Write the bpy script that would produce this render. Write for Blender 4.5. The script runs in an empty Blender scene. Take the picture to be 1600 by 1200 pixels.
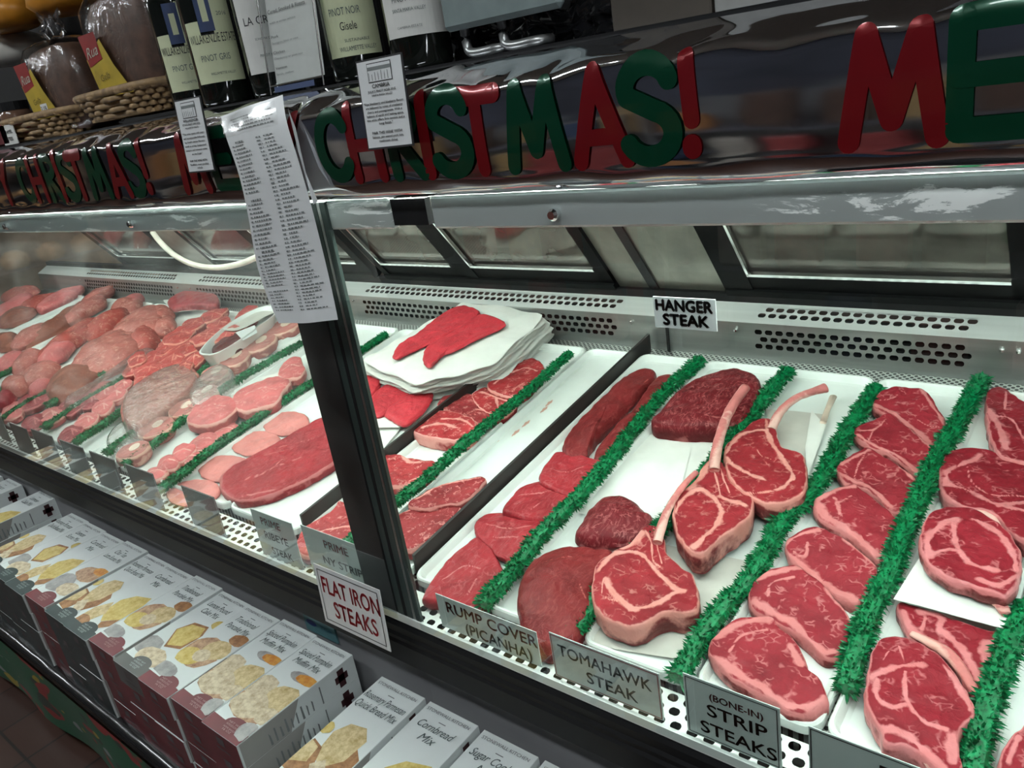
import bpy, math, random
from mathutils import Vector, Matrix, noise
random.seed(7)
SC = bpy.context.scene
COL = SC.collection

# ------------------------------------------------------------------ camera
# rows: world X (along the case), Y (into the case), Z (up) in camera axes (right, down, forward)
MR = ((0.77089868, 0.11383129, -0.6267038), (0.61894489, -0.3662049, 0.69483897), (-0.15040758, -0.92354556, -0.35276217))
FPX = 1259.3
CAM = Vector((0.0, -0.75, 1.6))
cam_d = bpy.data.cameras.new('camera'); cam = bpy.data.objects.new('camera', cam_d); COL.objects.link(cam)
cam_d.sensor_width = 36; cam_d.lens = 36 * FPX / 1600; cam_d.clip_start = 0.02; cam_d.clip_end = 60
m = Matrix.Identity(4)
for i in range(3):
    m[i][0] = MR[i][0]; m[i][1] = -MR[i][1]; m[i][2] = -MR[i][2]; m[i][3] = CAM[i]
cam.matrix_world = m
SC.camera = cam
SC.view_settings.view_transform = 'Standard'; SC.view_settings.look = 'None'; SC.view_settings.gamma = 1
SC.view_settings.use_curve_mapping = False
SC.view_settings.exposure = 1.15

# ------------------------------------------------------------------ world and lights
w = bpy.data.worlds.new('room_air'); SC.world = w; w.use_nodes = True
w.node_tree.nodes['Background'].inputs[0].default_value = (0.75, 0.85, 1.0, 1)
w.node_tree.nodes['Background'].inputs[1].default_value = 0.06
P_TUBE = 19.5      # emission of the front tube; the added rear fill takes a share
P_CEIL = 14.0       # emission of the ceiling panels

def emis(name, col, s):
    mt = bpy.data.materials.new(name); mt.use_nodes = True
    nt = mt.node_tree; nt.nodes.clear()
    o = nt.nodes.new('ShaderNodeOutputMaterial'); e = nt.nodes.new('ShaderNodeEmission')
    e.inputs[0].default_value = (*col, 1); e.inputs[1].default_value = s
    nt.links.new(e.outputs[0], o.inputs[0]); return mt
M_TUBE = emis('lamp_or_fill_tube', (0.88, 1.0, 0.93), P_TUBE)
M_FILL_TUBE = emis('added_rear_fill', (0.88, 1.0, 0.93), P_TUBE * 0.36)  # unseen rear tube, added to brighten the rear grille
M_PANEL = emis('ceiling_diffuser', (0.92, 0.98, 1.0), P_CEIL)

# ------------------------------------------------------------------ geometry of the place
TA = math.tan(math.radians(8.17))
def zd(y): return 0.7006 + TA * y          # the deck, rising towards the back
def ray(px, py):
    v = (px - 800, py - 600, FPX)
    return Vector([sum(MR[i][k] * v[k] for k in range(3)) for i in range(3)])
def on_y(px, py, y):
    r = ray(px, py); return CAM + r * ((y - CAM.y) / r.y)
def on_z(px, py, z):
    r = ray(px, py); return CAM + r * ((z - CAM.z) / r.z)
def on_deck(px, py, h=0.0, x0=0, y0=0, tx=0, ty=0):
    # plane z = zd(y) + h + tx(x-x0) + ty(y-y0)
    r = ray(px, py)
    c = 0.7006 + h - tx * x0 - ty * y0
    # CAM.z + t rz = c + (TA+ty)(CAM.y + t ry) + tx (CAM.x + t rx)
    t = (CAM.z - c - (TA + ty) * CAM.y - tx * CAM.x) / ((TA + ty) * r.y + tx * r.x - r.z)
    return CAM + r * t

# ------------------------------------------------------------------ mesh helpers
class MB:
    def __init__(s): s.v = []; s.f = []; s.m = []
    def add(s, vs, fs, mi=0):
        o = len(s.v); s.v += [tuple(v) for v in vs]; s.f += [tuple(i + o for i in f) for f in fs]; s.m += [mi] * len(fs); return s
    def box(s, x0, x1, y0, y1, z0, z1, mi=0, M=None, bev=0):
        b = bev
        if b <= 0:
            vs = [(x, y, z) for x in (x0, x1) for y in (y0, y1) for z in (z0, z1)]
            fs = [(0, 1, 3, 2), (4, 6, 7, 5), (0, 4, 5, 1), (2, 3, 7, 6), (0, 2, 6, 4), (1, 5, 7, 3)]
        else:
            vs = []; idx = {}
            for i, x in enumerate((x0, x1)):
                for j, y in enumerate((y0, y1)):
                    for k, z in enumerate((z0, z1)):
                        sx = b if i == 0 else -b; sy = b if j == 0 else -b; sz = b if k == 0 else -b
                        idx[i, j, k] = len(vs)
                        vs += [(x, y + sy, z + sz), (x + sx, y, z + sz), (x + sx, y + sy, z)]
            I = lambda i, j, k, a: idx[i, j, k] + a
            fs = []
            for i in (0, 1): fs.append([I(i, 0, 0, 0), I(i, 0, 1, 0), I(i, 1, 1, 0), I(i, 1, 0, 0)])
            for j in (0, 1): fs.append([I(0, j, 0, 1), I(1, j, 0, 1), I(1, j, 1, 1), I(0, j, 1, 1)])
            for k in (0, 1): fs.append([I(0, 0, k, 2), I(0, 1, k, 2), I(1, 1, k, 2), I(1, 0, k, 2)])
            for j in (0, 1):
                for k in (0, 1): fs.append([I(0, j, k, 1), I(1, j, k, 1), I(1, j, k, 2), I(0, j, k, 2)])
            for i in (0, 1):
                for k in (0, 1): fs.append([I(i, 0, k, 0), I(i, 1, k, 0), I(i, 1, k, 2), I(i, 0, k, 2)])
            for i in (0, 1):
                for j in (0, 1): fs.append([I(i, j, 0, 0), I(i, j, 1, 0), I(i, j, 1, 1), I(i, j, 0, 1)])
            for i in (0, 1):
                for j in (0, 1):
                    for k in (0, 1): fs.append([I(i, j, k, 0), I(i, j, k, 1), I(i, j, k, 2)])
        if M: vs = [M @ Vector(v) for v in vs]
        return s.add(vs, fs, mi)
    def quad(s, a, b, c, d, mi=0): return s.add([a, b, c, d], [(0, 1, 2, 3)], mi)
    def tube(s, pts, rad, n=10, mi=0, caps=True, flat=1.0):
        pts = [Vector(p) for p in pts]; rs = rad if isinstance(rad, (list, tuple)) else [rad] * len(pts)
        vs = []; up = Vector((0, 0, 1))
        for i, p in enumerate(pts):
            t = (pts[min(i + 1, len(pts) - 1)] - pts[max(i - 1, 0)]).normalized()
            a = t.cross(up)
            if a.length < 1e-3: a = t.cross(Vector((0, 1, 0)))
            a.normalize(); b = a.cross(t).normalized()
            for k in range(n):
                q = 2 * math.pi * k / n
                vs.append(p + a * math.cos(q) * rs[i] + b * math.sin(q) * rs[i] * flat)
        fs = [(i * n + k, i * n + (k + 1) % n, (i + 1) * n + (k + 1) % n, (i + 1) * n + k) for i in range(len(pts) - 1) for k in range(n)]
        if caps: fs += [tuple(range(n)), tuple(range((len(pts) - 1) * n, len(pts) * n))]
        return s.add(vs, fs, mi)
    def lathe(s, prof, c, n=24, mi=0, x0=0, sx=1, sy=1):
        vs = [(c[0] + r * sx * math.cos(2 * math.pi * k / n), c[1] + r * sy * math.sin(2 * math.pi * k / n), c[2] + z) for r, z in prof for k in range(n)]
        fs = [(i * n + k, i * n + (k + 1) % n, (i + 1) * n + (k + 1) % n, (i + 1) * n + k) for i in range(len(prof) - 1) for k in range(n)]
        return s.add(vs, fs, mi)
    def prism(s, poly, z0, z1, mi=0, M=None):
        n = len(poly)
        vs = [(x, y, z0) for x, y in poly] + [(x, y, z1) for x, y in poly]
        fs = [tuple(range(n)), tuple(range(n, 2 * n))] + [(i, (i + 1) % n, n + (i + 1) % n, n + i) for i in range(n)]
        if M: vs = [M @ Vector(v) for v in vs]
        return s.add(vs, fs, mi)
    def grid(s, P, mi=0):
        nu, nv = len(P), len(P[0])
        return s.add([p for r in P for p in r], [(i * nv + j, (i + 1) * nv + j, (i + 1) * nv + j + 1, i * nv + j + 1) for i in range(nu - 1) for j in range(nv - 1)], mi)
    def build(s, name, mats, parent=None, smooth=False, world=True):
        me = bpy.data.meshes.new(name)
        off = Vector((0, 0, 0))
        if parent is not None and world:
            off = root_loc(parent)
        me.from_pydata([tuple(Vector(v) - off) for v in s.v], [], s.f)
        if not isinstance(mats, (list, tuple)): mats = [mats]
        for q in mats: me.materials.append(q)
        if any(s.m): me.polygons.foreach_set('material_index', s.m)
        me.validate(); me.update()
        if smooth: me.polygons.foreach_set('use_smooth', [True] * len(me.polygons))
        o = bpy.data.objects.new(name, me); COL.objects.link(o)
        if parent is not None: o.parent = parent
        return o
def root_loc(o):
    while o.parent is not None: o = o.parent
    return o.location.copy()
def tag(o, label=None, cat=None, group=None, kind=None):
    if label: o['label'] = label
    if cat: o['category'] = cat
    if group: o['group'] = group
    if kind: o['kind'] = kind
    return o
def empty(name, loc, label=None, cat=None, group=None):
    o = bpy.data.objects.new(name, None); COL.objects.link(o); o.location = loc; o.empty_display_size = 0.05
    return tag(o, label, cat, group)
def struct(mb, name, mats, smooth=False):
    return tag(mb.build(name, mats, smooth=smooth), kind='structure')
def copy_tree(o, parent=None):
    c = o.copy(); COL.objects.link(c); c.parent = parent
    for ch in list(o.children): copy_tree(ch, c)
    return c
def part_label(o, s): o['label'] = s; return o

def catmull(pts, per=8, closed=True):
    n = len(pts); out = []
    rng = range(n) if closed else range(n - 1)
    for i in rng:
        g = (lambda k: Vector(pts[k % n])) if closed else (lambda k: Vector(pts[max(0, min(n - 1, k))]))
        p0, p1, p2, p3 = g(i - 1), g(i), g(i + 1), g(i + 2)
        for k in range(per):
            t = k / per
            out.append(0.5 * ((2 * p1) + (p2 - p0) * t + (2 * p0 - 5 * p1 + 4 * p2 - p3) * t * t + (3 * p1 - p0 - 3 * p2 + p3) * t ** 3))
    if not closed: out.append(Vector(pts[-1]))
    return out

# ------------------------------------------------------------------ materials
def new_mat(name):
    mt = bpy.data.materials.new(name); mt.use_nodes = True
    return mt, mt.node_tree, mt.node_tree.nodes['Principled BSDF']
def N(nt, t, **kw):
    n = nt.nodes.new(t)
    for k, v in kw.items():
        if k.startswith('i_'): n.inputs[k[2:]].default_value = v
        else: setattr(n, k, v)
    return n
def ramp(nt, src, stops):
    r = nt.nodes.new('ShaderNodeValToRGB'); e = r.color_ramp.elements
    while len(e) < len(stops): e.new(0.5)
    for q, (p, c) in zip(e, stops):
        q.position = p; q.color = (*c, 1) if len(c) == 3 else c
    nt.links.new(src, r.inputs[0]); return r
def plain(name, col, rough=0.5, metal=0.0, var=0.12, scale=30, bump=0.0, spec=0.5, coat=0, stretch=None):
    mt, nt, b = new_mat(name)
    tc = N(nt, 'ShaderNodeTexCoord'); no = N(nt, 'ShaderNodeTexNoise', i_Scale=scale, i_Detail=4.0)
    src = tc.outputs['Object']
    if stretch:
        mp = N(nt, 'ShaderNodeMapping'); mp.inputs['Scale'].default_value = stretch
        nt.links.new(src, mp.inputs[0]); src = mp.outputs[0]
    nt.links.new(src, no.inputs['Vector'])
    lo = tuple(max(0, c * (1 - var)) for c in col); hi = tuple(min(1, c * (1 + var)) for c in col)
    r = ramp(nt, no.outputs[0], [(0.3, lo), (0.7, hi)])
    nt.links.new(r.outputs[0], b.inputs['Base Color'])
    b.inputs['Roughness'].default_value = rough; b.inputs['Metallic'].default_value = metal
    b.inputs['Specular IOR Level'].default_value = spec; b.inputs['Coat Weight'].default_value = coat
    if bump:
        bp = N(nt, 'ShaderNodeBump', i_Strength=bump, i_Distance=0.002); nt.links.new(no.outputs[0], bp.inputs['Height']); nt.links.new(bp.outputs[0], b.inputs['Normal'])
    return mt
M_BLACK = plain('black_enamel', (0.010, 0.010, 0.011), 0.5, spec=0.22)
M_BLACKM = plain('matte_black_plastic', (0.010, 0.010, 0.011), 0.7)
M_DIV = plain('black_divider_plastic', (0.022, 0.019, 0.018), 0.5)
M_STEEL = plain('brushed_steel', (0.55, 0.57, 0.56), 0.33, 1.0, 0.10, 60, 0.05, stretch=(0.05, 1, 1))
M_GRIL = plain('lit_steel_sheet', (0.74, 0.76, 0.75), 0.38, 0.35, 0.06, 50, 0.03, stretch=(0.05, 1, 1))  # upper grille steel, the lamp's brightness put into a paler base
M_GRILD = plain('shaded_steel_sheet', (0.40, 0.41, 0.40), 0.33, 0.8, 0.12, 50, 0.03, stretch=(0.05, 1, 1))  # same steel for the lower grille, coloured darker where less lamplight falls
M_FRAME = plain('black_door_frame', (0.004, 0.004, 0.0045), 0.6, spec=0.12)
M_STEELD = plain('grey_painted_metal', (0.15, 0.15, 0.155), 0.45, 0.3, 0.15, 14, stretch=(0.3, 1, 2))
M_WHITE = plain('white_tray_enamel', (0.86, 0.90, 0.87), 0.22, 0, 0.03, 20)
M_PAPERW = plain('white_butcher_paper', (0.84, 0.84, 0.80), 0.6, 0, 0.04, 25, 0.15)
M_PAPERT = plain('damp_butcher_paper', (0.62, 0.60, 0.55), 0.4, 0, 0.08, 25, 0.2)
M_CARD = plain('white_card', (0.76, 0.78, 0.79), 0.3, 0, 0.03, 30)
M_CARDG = plain('laminated_card', (0.50, 0.58, 0.56), 0.25, 0, 0.05, 12)
M_INK = plain('black_ink', (0.02, 0.02, 0.022), 0.6)
M_INKG = plain('grey_ink', (0.20, 0.22, 0.22), 0.6)
M_INKR = plain('red_ink', (0.45, 0.02, 0.03), 0.5)
M_INKMR = plain('maroon_ink', (0.22, 0.05, 0.06), 0.5)
M_INKS = plain('slate_ink', (0.09, 0.12, 0.12), 0.5)
M_WHITEP = plain('white_print', (0.75, 0.75, 0.75), 0.5)
M_CHROME = plain('polished_steel', (0.75, 0.76, 0.76), 0.12, 1.0, 0.03)
M_GLASSEDGE = plain('glass_edge', (0.045, 0.065, 0.06), 0.3, 0.2, 0.2, 40, stretch=(1, 1, 0.1))
M_LACQ_R = plain('red_foil_ink', (0.20, 0.006, 0.010), 0.28, 0.35, 0.05, coat=0.5)
M_LACQ_G = plain('green_foil_ink', (0.0, 0.050, 0.022), 0.28, 0.35, 0.05, coat=0.5)

def facing(nt, k):
    # Schlick reflectance, the same from either side of the sheet
    lw = N(nt, 'ShaderNodeLayerWeight'); lw.inputs['Blend'].default_value = 0.5
    pw = N(nt, 'ShaderNodeMath', operation='POWER'); pw.inputs[1].default_value = 5.0; nt.links.new(lw.outputs['Facing'], pw.inputs[0])
    ma = N(nt, 'ShaderNodeMath', operation='MULTIPLY_ADD'); ma.inputs[1].default_value = 0.96; ma.inputs[2].default_value = 0.04; nt.links.new(pw.outputs[0], ma.inputs[0])
    mu = N(nt, 'ShaderNodeMath', operation='MULTIPLY', use_clamp=True); mu.inputs[1].default_value = k; nt.links.new(ma.outputs[0], mu.inputs[0])
    return lw, mu
def glass_mat(name, tint=(0.93, 0.98, 0.96), k=2.2, rough=0.0):
    mt = bpy.data.materials.new(name); mt.use_nodes = True; nt = mt.node_tree; nt.nodes.clear()
    o = N(nt, 'ShaderNodeOutputMaterial'); g = N(nt, 'ShaderNodeBsdfGlossy', i_Roughness=rough)
    t = N(nt, 'ShaderNodeBsdfTransparent'); t.inputs[0].default_value = (*tint, 1)
    fr, mu = facing(nt, k)
    mx = N(nt, 'ShaderNodeMixShader')
    nt.links.new(mu.outputs[0], mx.inputs[0])
    nt.links.new(t.outputs[0], mx.inputs[1]); nt.links.new(g.outputs[0], mx.inputs[2]); nt.links.new(mx.outputs[0], o.inputs[0])
    return mt
M_GLASS = glass_mat('clear_pane')
def hazy_glass():
    # the long left pane: clear glass, its milky haze painted in as pale patches
    mt = glass_mat('painted_haze_pane', k=2.4, rough=0.035); nt = mt.node_tree; out = [n for n in nt.nodes if n.type == 'OUTPUT_MATERIAL'][0]; src = out.inputs[0].links[0].from_socket
    d = N(nt, 'ShaderNodeBsdfDiffuse'); d.inputs[0].default_value = (.80, .86, .84, 1); tr = N(nt, 'ShaderNodeBsdfTranslucent'); tr.inputs[0].default_value = (.80, .86, .84, 1)
    ml = N(nt, 'ShaderNodeMixShader', ); ml.inputs[0].default_value = .5; nt.links.new(d.outputs[0], ml.inputs[1]); nt.links.new(tr.outputs[0], ml.inputs[2])
    tc = N(nt, 'ShaderNodeTexCoord'); no = N(nt, 'ShaderNodeTexNoise', i_Scale=3.2, i_Detail=4.0, i_Distortion=1.2); nt.links.new(tc.outputs['Object'], no.inputs['Vector'])
    r = ramp(nt, no.outputs[0], [(.40, (.015, .015, .015)), (.68, (.11, .11, .11))]); mx = N(nt, 'ShaderNodeMixShader')
    nt.links.new(r.outputs[0], mx.inputs[0]); nt.links.new(src, mx.inputs[1]); nt.links.new(ml.outputs[0], mx.inputs[2]); nt.links.new(mx.outputs[0], out.inputs[0]); return mt
M_GLASSM = hazy_glass()
M_ACRYL = glass_mat('clear_acrylic', (0.95, 0.97, 0.97), 1.5)

def film_mat(name, op=0.25, col=(0.9, 0.92, 0.93), scale=60, strength=0.6, k=2.0):
    # crinkled clear plastic: mostly transparent, sharp wrinkled highlights
    mt = bpy.data.materials.new(name); mt.use_nodes = True; nt = mt.node_tree; nt.nodes.clear()
    o = N(nt, 'ShaderNodeOutputMaterial'); g = N(nt, 'ShaderNodeBsdfGlossy', i_Roughness=0.12)
    t = N(nt, 'ShaderNodeBsdfTransparent'); d = N(nt, 'ShaderNodeBsdfDiffuse'); d.inputs[0].default_value = (*col, 1)
    tc = N(nt, 'ShaderNodeTexCoord'); no = N(nt, 'ShaderNodeTexNoise', i_Scale=scale, i_Detail=3.0, i_Distortion=1.5)
    nt.links.new(tc.outputs['Object'], no.inputs['Vector'])
    bp = N(nt, 'ShaderNodeBump', i_Strength=strength, i_Distance=0.004); nt.links.new(no.outputs[0], bp.inputs['Height'])
    fr, mu = facing(nt, k); nt.links.new(bp.outputs[0], g.inputs['Normal']); nt.links.new(bp.outputs[0], fr.inputs['Normal'])
    m1 = N(nt, 'ShaderNodeMixShader'); m1.inputs[0].default_value = op; m2 = N(nt, 'ShaderNodeMixShader')
    nt.links.new(t.outputs[0], m1.inputs[1]); nt.links.new(d.outputs[0], m1.inputs[2])
    nt.links.new(mu.outputs[0], m2.inputs[0]); nt.links.new(m1.outputs[0], m2.inputs[1]); nt.links.new(g.outputs[0], m2.inputs[2])
    nt.links.new(m2.outputs[0], o.inputs[0]); return mt
M_FILM = film_mat('cling_film', 0.30, (0.75, 0.74, 0.70), 35)
M_CELLO = film_mat('cellophane_bag', 0.0, (0.8, 0.82, 0.85), 18, 1.0, k=1.0)
M_BODY = plain('grey_cabinet_panel', (0.30, 0.30, 0.31), 0.45, 0.2, 0.10, 8, stretch=(0.3, 1, 2))
M_JAMB = plain('taupe_steel_plate', (0.24, 0.23, 0.20), 0.38, 0.6, 0.25, 9)

# ------------------------------------------------------------------ lettering
def text(body, name, mat, origin, xd, yd, h, wmax=None, parent=None, shear=0.0, spacing=1.0, align='LEFT', bold=0.0, depth=0.0006):
    """text mesh on the plane origin + x*xd + y*yd; origin = baseline start (or centre); h = capital height"""
    cu = bpy.data.curves.new(name, 'FONT'); cu.body = body; cu.size = 1.0; cu.shear = shear; cu.space_character = spacing; 
    cu.resolution_u = 3
    ob = bpy.data.objects.new(name + '_tmp', cu)
    me = bpy.data.meshes.new_from_object(ob); bpy.data.objects.remove(ob); bpy.data.curves.remove(cu)
    if bold > 0:                        # heavier strokes: the outline printed five times, slightly shifted
        vs = [v.co.copy() for v in me.vertices]; fs = [tuple(p.vertices) for p in me.polygons]; n_ = len(vs); V_ = []; F_ = []
        for i_, (dx, dy) in enumerate(((0, 0), (bold, 0), (-bold, 0), (0, bold), (0, -bold))):
            V_ += [(v.x + dx, v.y + dy, 0) for v in vs]; F_ += [tuple(k + i_ * n_ for k in f) for f in fs]
        me = bpy.data.meshes.new(name); me.from_pydata(V_, [], F_); me.update()
    xs = [v.co.x for v in me.vertices]
    if not xs: return None
    x0, x1 = min(xs), max(xs); sc = h / 0.70; wd = (x1 - x0) * sc
    kx = sc
    if wmax and abs(wd) > 0: kx = sc * (wmax / wd)
    xd = Vector(xd).normalized(); yd = Vector(yd).normalized(); nn = xd.cross(yd).normalized()
    off = root_loc(parent) if parent is not None else Vector((0, 0, 0)); O = Vector(origin) - off
    W = (x1 - x0) * kx
    sh = {'LEFT': 0, 'CENTER': -W / 2, 'RIGHT': -W}[align]
    for v in me.vertices: v.co = O + xd * ((v.co.x - x0) * kx + sh) + yd * (v.co.y * sc) + nn * depth
    me.materials.clear(); me.materials.append(mat); me.name = name
    o = bpy.data.objects.new(name, me); COL.objects.link(o)
    if parent is not None: o.parent = parent
    return o

# ================================================================== ROOM SHELL
def tile_mat():
    mt, nt, b = new_mat('brown_quarry_tile')
    tc = N(nt, 'ShaderNodeTexCoord'); br = N(nt, 'ShaderNodeTexBrick', i_Scale=1.0)
    br.offset = 0.0; br.inputs['Brick Width'].default_value = 0.2; br.inputs['Row Height'].default_value = 0.2; br.inputs['Mortar Size'].default_value = 0.004
    br.inputs['Color1'].default_value = (0.045, 0.022, 0.017, 1); br.inputs['Color2'].default_value = (0.06, 0.028, 0.02, 1); br.inputs['Mortar'].default_value = (0.014, 0.011, 0.010, 1)
    nt.links.new(tc.outputs['Object'], br.inputs['Vector']); nt.links.new(br.outputs[0], b.inputs['Base Color']); b.inputs['Roughness'].default_value = 0.35
    return mt
XL, XR, YF, YB, ZC = -9.0, 3.0, -3.2, 3.6, 3.0
struct(MB().box(XL, XR, YF, YB, -0.05, 0), 'floor', tile_mat())
struct(MB().box(XL, XR, YF, YB, ZC, ZC + 0.05), 'ceiling', plain('ceiling_tile', (0.55, 0.54, 0.50), 0.9))
struct(MB().box(XL, XR, YB, YB + 0.05, 0, ZC), 'wall_back', plain('back_wall_paint', (0.16, 0.13, 0.11), 0.7, var=0.3, scale=3))
struct(MB().box(XL, XR, YF - 0.05, YF, 0, ZC), 'wall_front', plain('front_wall_paint', (0.035, 0.038, 0.055), 0.8, var=0.4, scale=2))
struct(MB().box(XL - 0.05, XL, YF, YB, 0, ZC), 'wall_left', plain('left_wall_paint', (0.50, 0.38, 0.28), 0.8, var=0.6, scale=2.5))
struct(MB().box(XR, XR + 0.05, YF, YB, 0, ZC), 'wall_right', plain('right_wall_paint', (0.14, 0.12, 0.12), 0.8, var=0.3, scale=2))
def ceiling_light(x, y, lx, ly, label):
    e = empty('ceiling_light', (x, y, ZC), label, 'ceiling light', 'ceiling lights over the aisle')
    MB().box(x - lx - .03, x + lx + .03, y - ly - .03, y + ly + .03, ZC - .05, ZC - .001).build('light_frame', M_WHITE, e)
    MB().box(x - lx, x + lx, y - ly, y + ly, ZC - .065, ZC - .05).build('diffuser', M_PANEL, e)
for i, x in enumerate((-7.2, -4.8, -2.4, 0.1, 2.2)):
    ceiling_light(x, -1.3, 0.6, 0.09, 'long narrow fluorescent ceiling light above the shopping aisle')
for x in (-6.0, -3.2, -0.4):
    ceiling_light(x, 2.4, 0.6, 0.09, 'long narrow fluorescent ceiling light behind the display cases')

# goods shelving across the aisle (seen mirrored in the panes and the foil)
M_SHELF = plain('shelf_enamel', (.10, .10, .12), .5)
def shelf_unit(x0, x1, label, cols):
    e = empty('store_shelving', (x0, -2.9, 0), label, 'shelving')
    MB().box(x0, x1, -3.15, -3.12, 0, 1.36).build('back_board', M_STEELD, e)
    for z in (0.15, 0.6, 1.05):
        MB().box(x0, x1, -3.12, -2.72, z - .015, z, bev=.003).build('shelf', M_SHELF, e)
    for xx in (x0, x1 - 0.03):
        MB().box(xx, xx + 0.03, -3.12, -2.72, 0, 1.36).build('upright', M_STEELD, e)
shelf_unit(-7.0, -4.6, 'grey store shelving across the aisle, mirrored in the far glass', 0)
shelf_unit(-4.5, -2.1, 'grey store shelving across the aisle, facing the long glass', 0)
shelf_unit(-2.0, 0.4, 'grey store shelving behind the shopper', 0)
pk_cols = [(0.32, 0.14, 0.05), (0.28, 0.18, 0.08), (0.24, 0.04, 0.04), (0.28, 0.25, 0.22), (0.07, 0.04, 0.03), (0.03, 0.05, 0.10)]
pk_m = [plain('grocery_bag_%s' % n, c, 0.4, 0, 0.3, 20) for n, c in zip(('orange', 'tan', 'red', 'cream', 'brown', 'blue'), pk_cols)]
rr = random.Random(3)
pkproto = []
for k in range(6):
    b = MB().box(-.11, .11, -.06, .06, 0, .28, bev=.02)
    pkproto.append(b)
names = ('orange', 'tan', 'red', 'cream', 'brown', 'blue')
for z in (0.15, 0.6, 1.05):
    x = -6.85
    while x < 0.2:
        k = rr.randrange(6); wd = rr.uniform(0.85, 1.15)
        o = pkproto[k].build('grocery_bag', pk_m[k])
        o.location = (x, -2.84, z); o.scale = (wd, 1, rr.uniform(.8, 1.3))
        tag(o, '%s grocery bag on the shelving across the aisle' % names[k], 'grocery bag', 'grocery bags on the far shelving, %s' % names[k])
        x += .27 * wd + rr.choice((0.02, 0.02, 0.12))

e = empty('store_shelving', (-8.7, -1.9, 0), 'store shelving against the far left wall, mirrored in the far end of the glass', 'shelving')
MB().box(-9.0, -8.95, -3.0, -.2, 0, 2.0).build('back_board', M_STEELD, e)
for z in (.15, .6, 1.05, 1.5): MB().box(-8.95, -8.5, -3.0, -.2, z - .015, z).build('shelf', M_SHELF, e)
M_TAN = plain('crusty_loaf', (.75, .42, .18), .6, 0, .3, 15)
for z in (.6, 1.05, 1.5):
    for k in range(8):
        o = MB().lathe([(0, 0), (.10, .01), (.13, .06), (.12, .12), (.06, .17), (0, .18)], (-8.7, -2.8 + k * .34, z), 16).build('crusty_loaf', M_TAN, smooth=True)
        tag(o, 'round crusty loaf on the shelving at the far left wall', 'bread', 'round loaves on the far left shelving')

# ================================================================== DISPLAY CASES
def perf_mat():
    mt, nt, b = new_mat('perforated_sheet')
    tc = N(nt, 'ShaderNodeTexCoord'); mp = N(nt, 'ShaderNodeMapping'); mp.inputs['Rotation'].default_value = (0, 0, math.radians(45)); mp.inputs['Scale'].default_value = (95, 95, 0.001)
    vo = N(nt, 'ShaderNodeTexVoronoi', i_Scale=1.0, i_Randomness=0.0); vo.voronoi_dimensions = '2D'
    nt.links.new(tc.outputs['Object'], mp.inputs[0]); nt.links.new(mp.outputs[0], vo.inputs['Vector'])
    r = ramp(nt, vo.outputs['Distance'], [(0.33, (0.006, 0.006, 0.006)), (0.38, (0.5, 0.52, 0.5))]); nt.links.new(r.outputs[0], b.inputs['Base Color'])
    r2 = ramp(nt, vo.outputs['Distance'], [(0.33, (0, 0, 0)), (0.38, (0.8, 0.8, 0.8))]); nt.links.new(r2.outputs[0], b.inputs['Metallic'])
    b.inputs['Roughness'].default_value = 0.4; return mt
M_PERF = perf_mat()
M_HOLE = plain('dark_plenum', (0.008, 0.008, 0.008), 0.9)
def scratched_mat():
    mt, nt, b = new_mat('scratched_aluminium')
    tc = N(nt, 'ShaderNodeTexCoord'); mp = N(nt, 'ShaderNodeMapping'); mp.inputs['Scale'].default_value = (5, 20, 34)
    n1 = N(nt, 'ShaderNodeTexNoise', i_Scale=1.0, i_Detail=7.0, i_Roughness=0.7, i_Distortion=0.8); n2 = N(nt, 'ShaderNodeTexNoise', i_Scale=2.2, i_Detail=2.0)
    nt.links.new(tc.outputs['Object'], mp.inputs[0]); nt.links.new(mp.outputs[0], n1.inputs['Vector']); nt.links.new(tc.outputs['Object'], n2.inputs['Vector'])
    a = ramp(nt, n1.outputs[0], [(0.56, (0, 0, 0)), (0.58, (1, 1, 1))]); c = ramp(nt, n2.outputs[0], [(0.47, (0, 0, 0)), (0.52, (1, 1, 1))])
    mu = N(nt, 'ShaderNodeMath', operation='MULTIPLY'); nt.links.new(a.outputs[0], mu.inputs[0]); nt.links.new(c.outputs[0], mu.inputs[1])
    mx = N(nt, 'ShaderNodeMix', data_type='RGBA'); mx.inputs[6].default_value = (0.44, 0.49, 0.48, 1); mx.inputs[7].default_value = (0.86, 0.90, 0.88, 1)
    nt.links.new(mu.outputs[0], mx.inputs[0]); nt.links.new(mx.outputs[2], b.inputs['Base Color'])
    iv = N(nt, 'ShaderNodeMath', operation='SUBTRACT'); iv.inputs[0].default_value = 0.35; iv.use_clamp = True; nt.links.new(mu.outputs[0], iv.inputs[1]); nt.links.new(iv.outputs[0], b.inputs['Metallic'])
    b.inputs['Roughness'].default_value = 0.42; return mt
M_SCR = scratched_mat()
def mirror_glass():
    mt, nt, b = new_mat('rear_door_glass'); b.inputs['Base Color'].default_value = (0.22, 0.22, 0.20, 1)
    tc = N(nt, 'ShaderNodeTexCoord'); no = N(nt, 'ShaderNodeTexNoise', i_Scale=6.0, i_Detail=4.0); nt.links.new(tc.outputs['Object'], no.inputs['Vector'])
    r = ramp(nt, no.outputs[0], [(0.35, (0.09, 0.085, 0.075)), (0.7, (0.22, 0.205, 0.18))]); nt.links.new(r.outputs[0], b.inputs['Base Color'])
    b.inputs['Metallic'].default_value = 0.6; b.inputs['Roughness'].default_value = 0.08; return mt
M_DOORG = mirror_glass()

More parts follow.
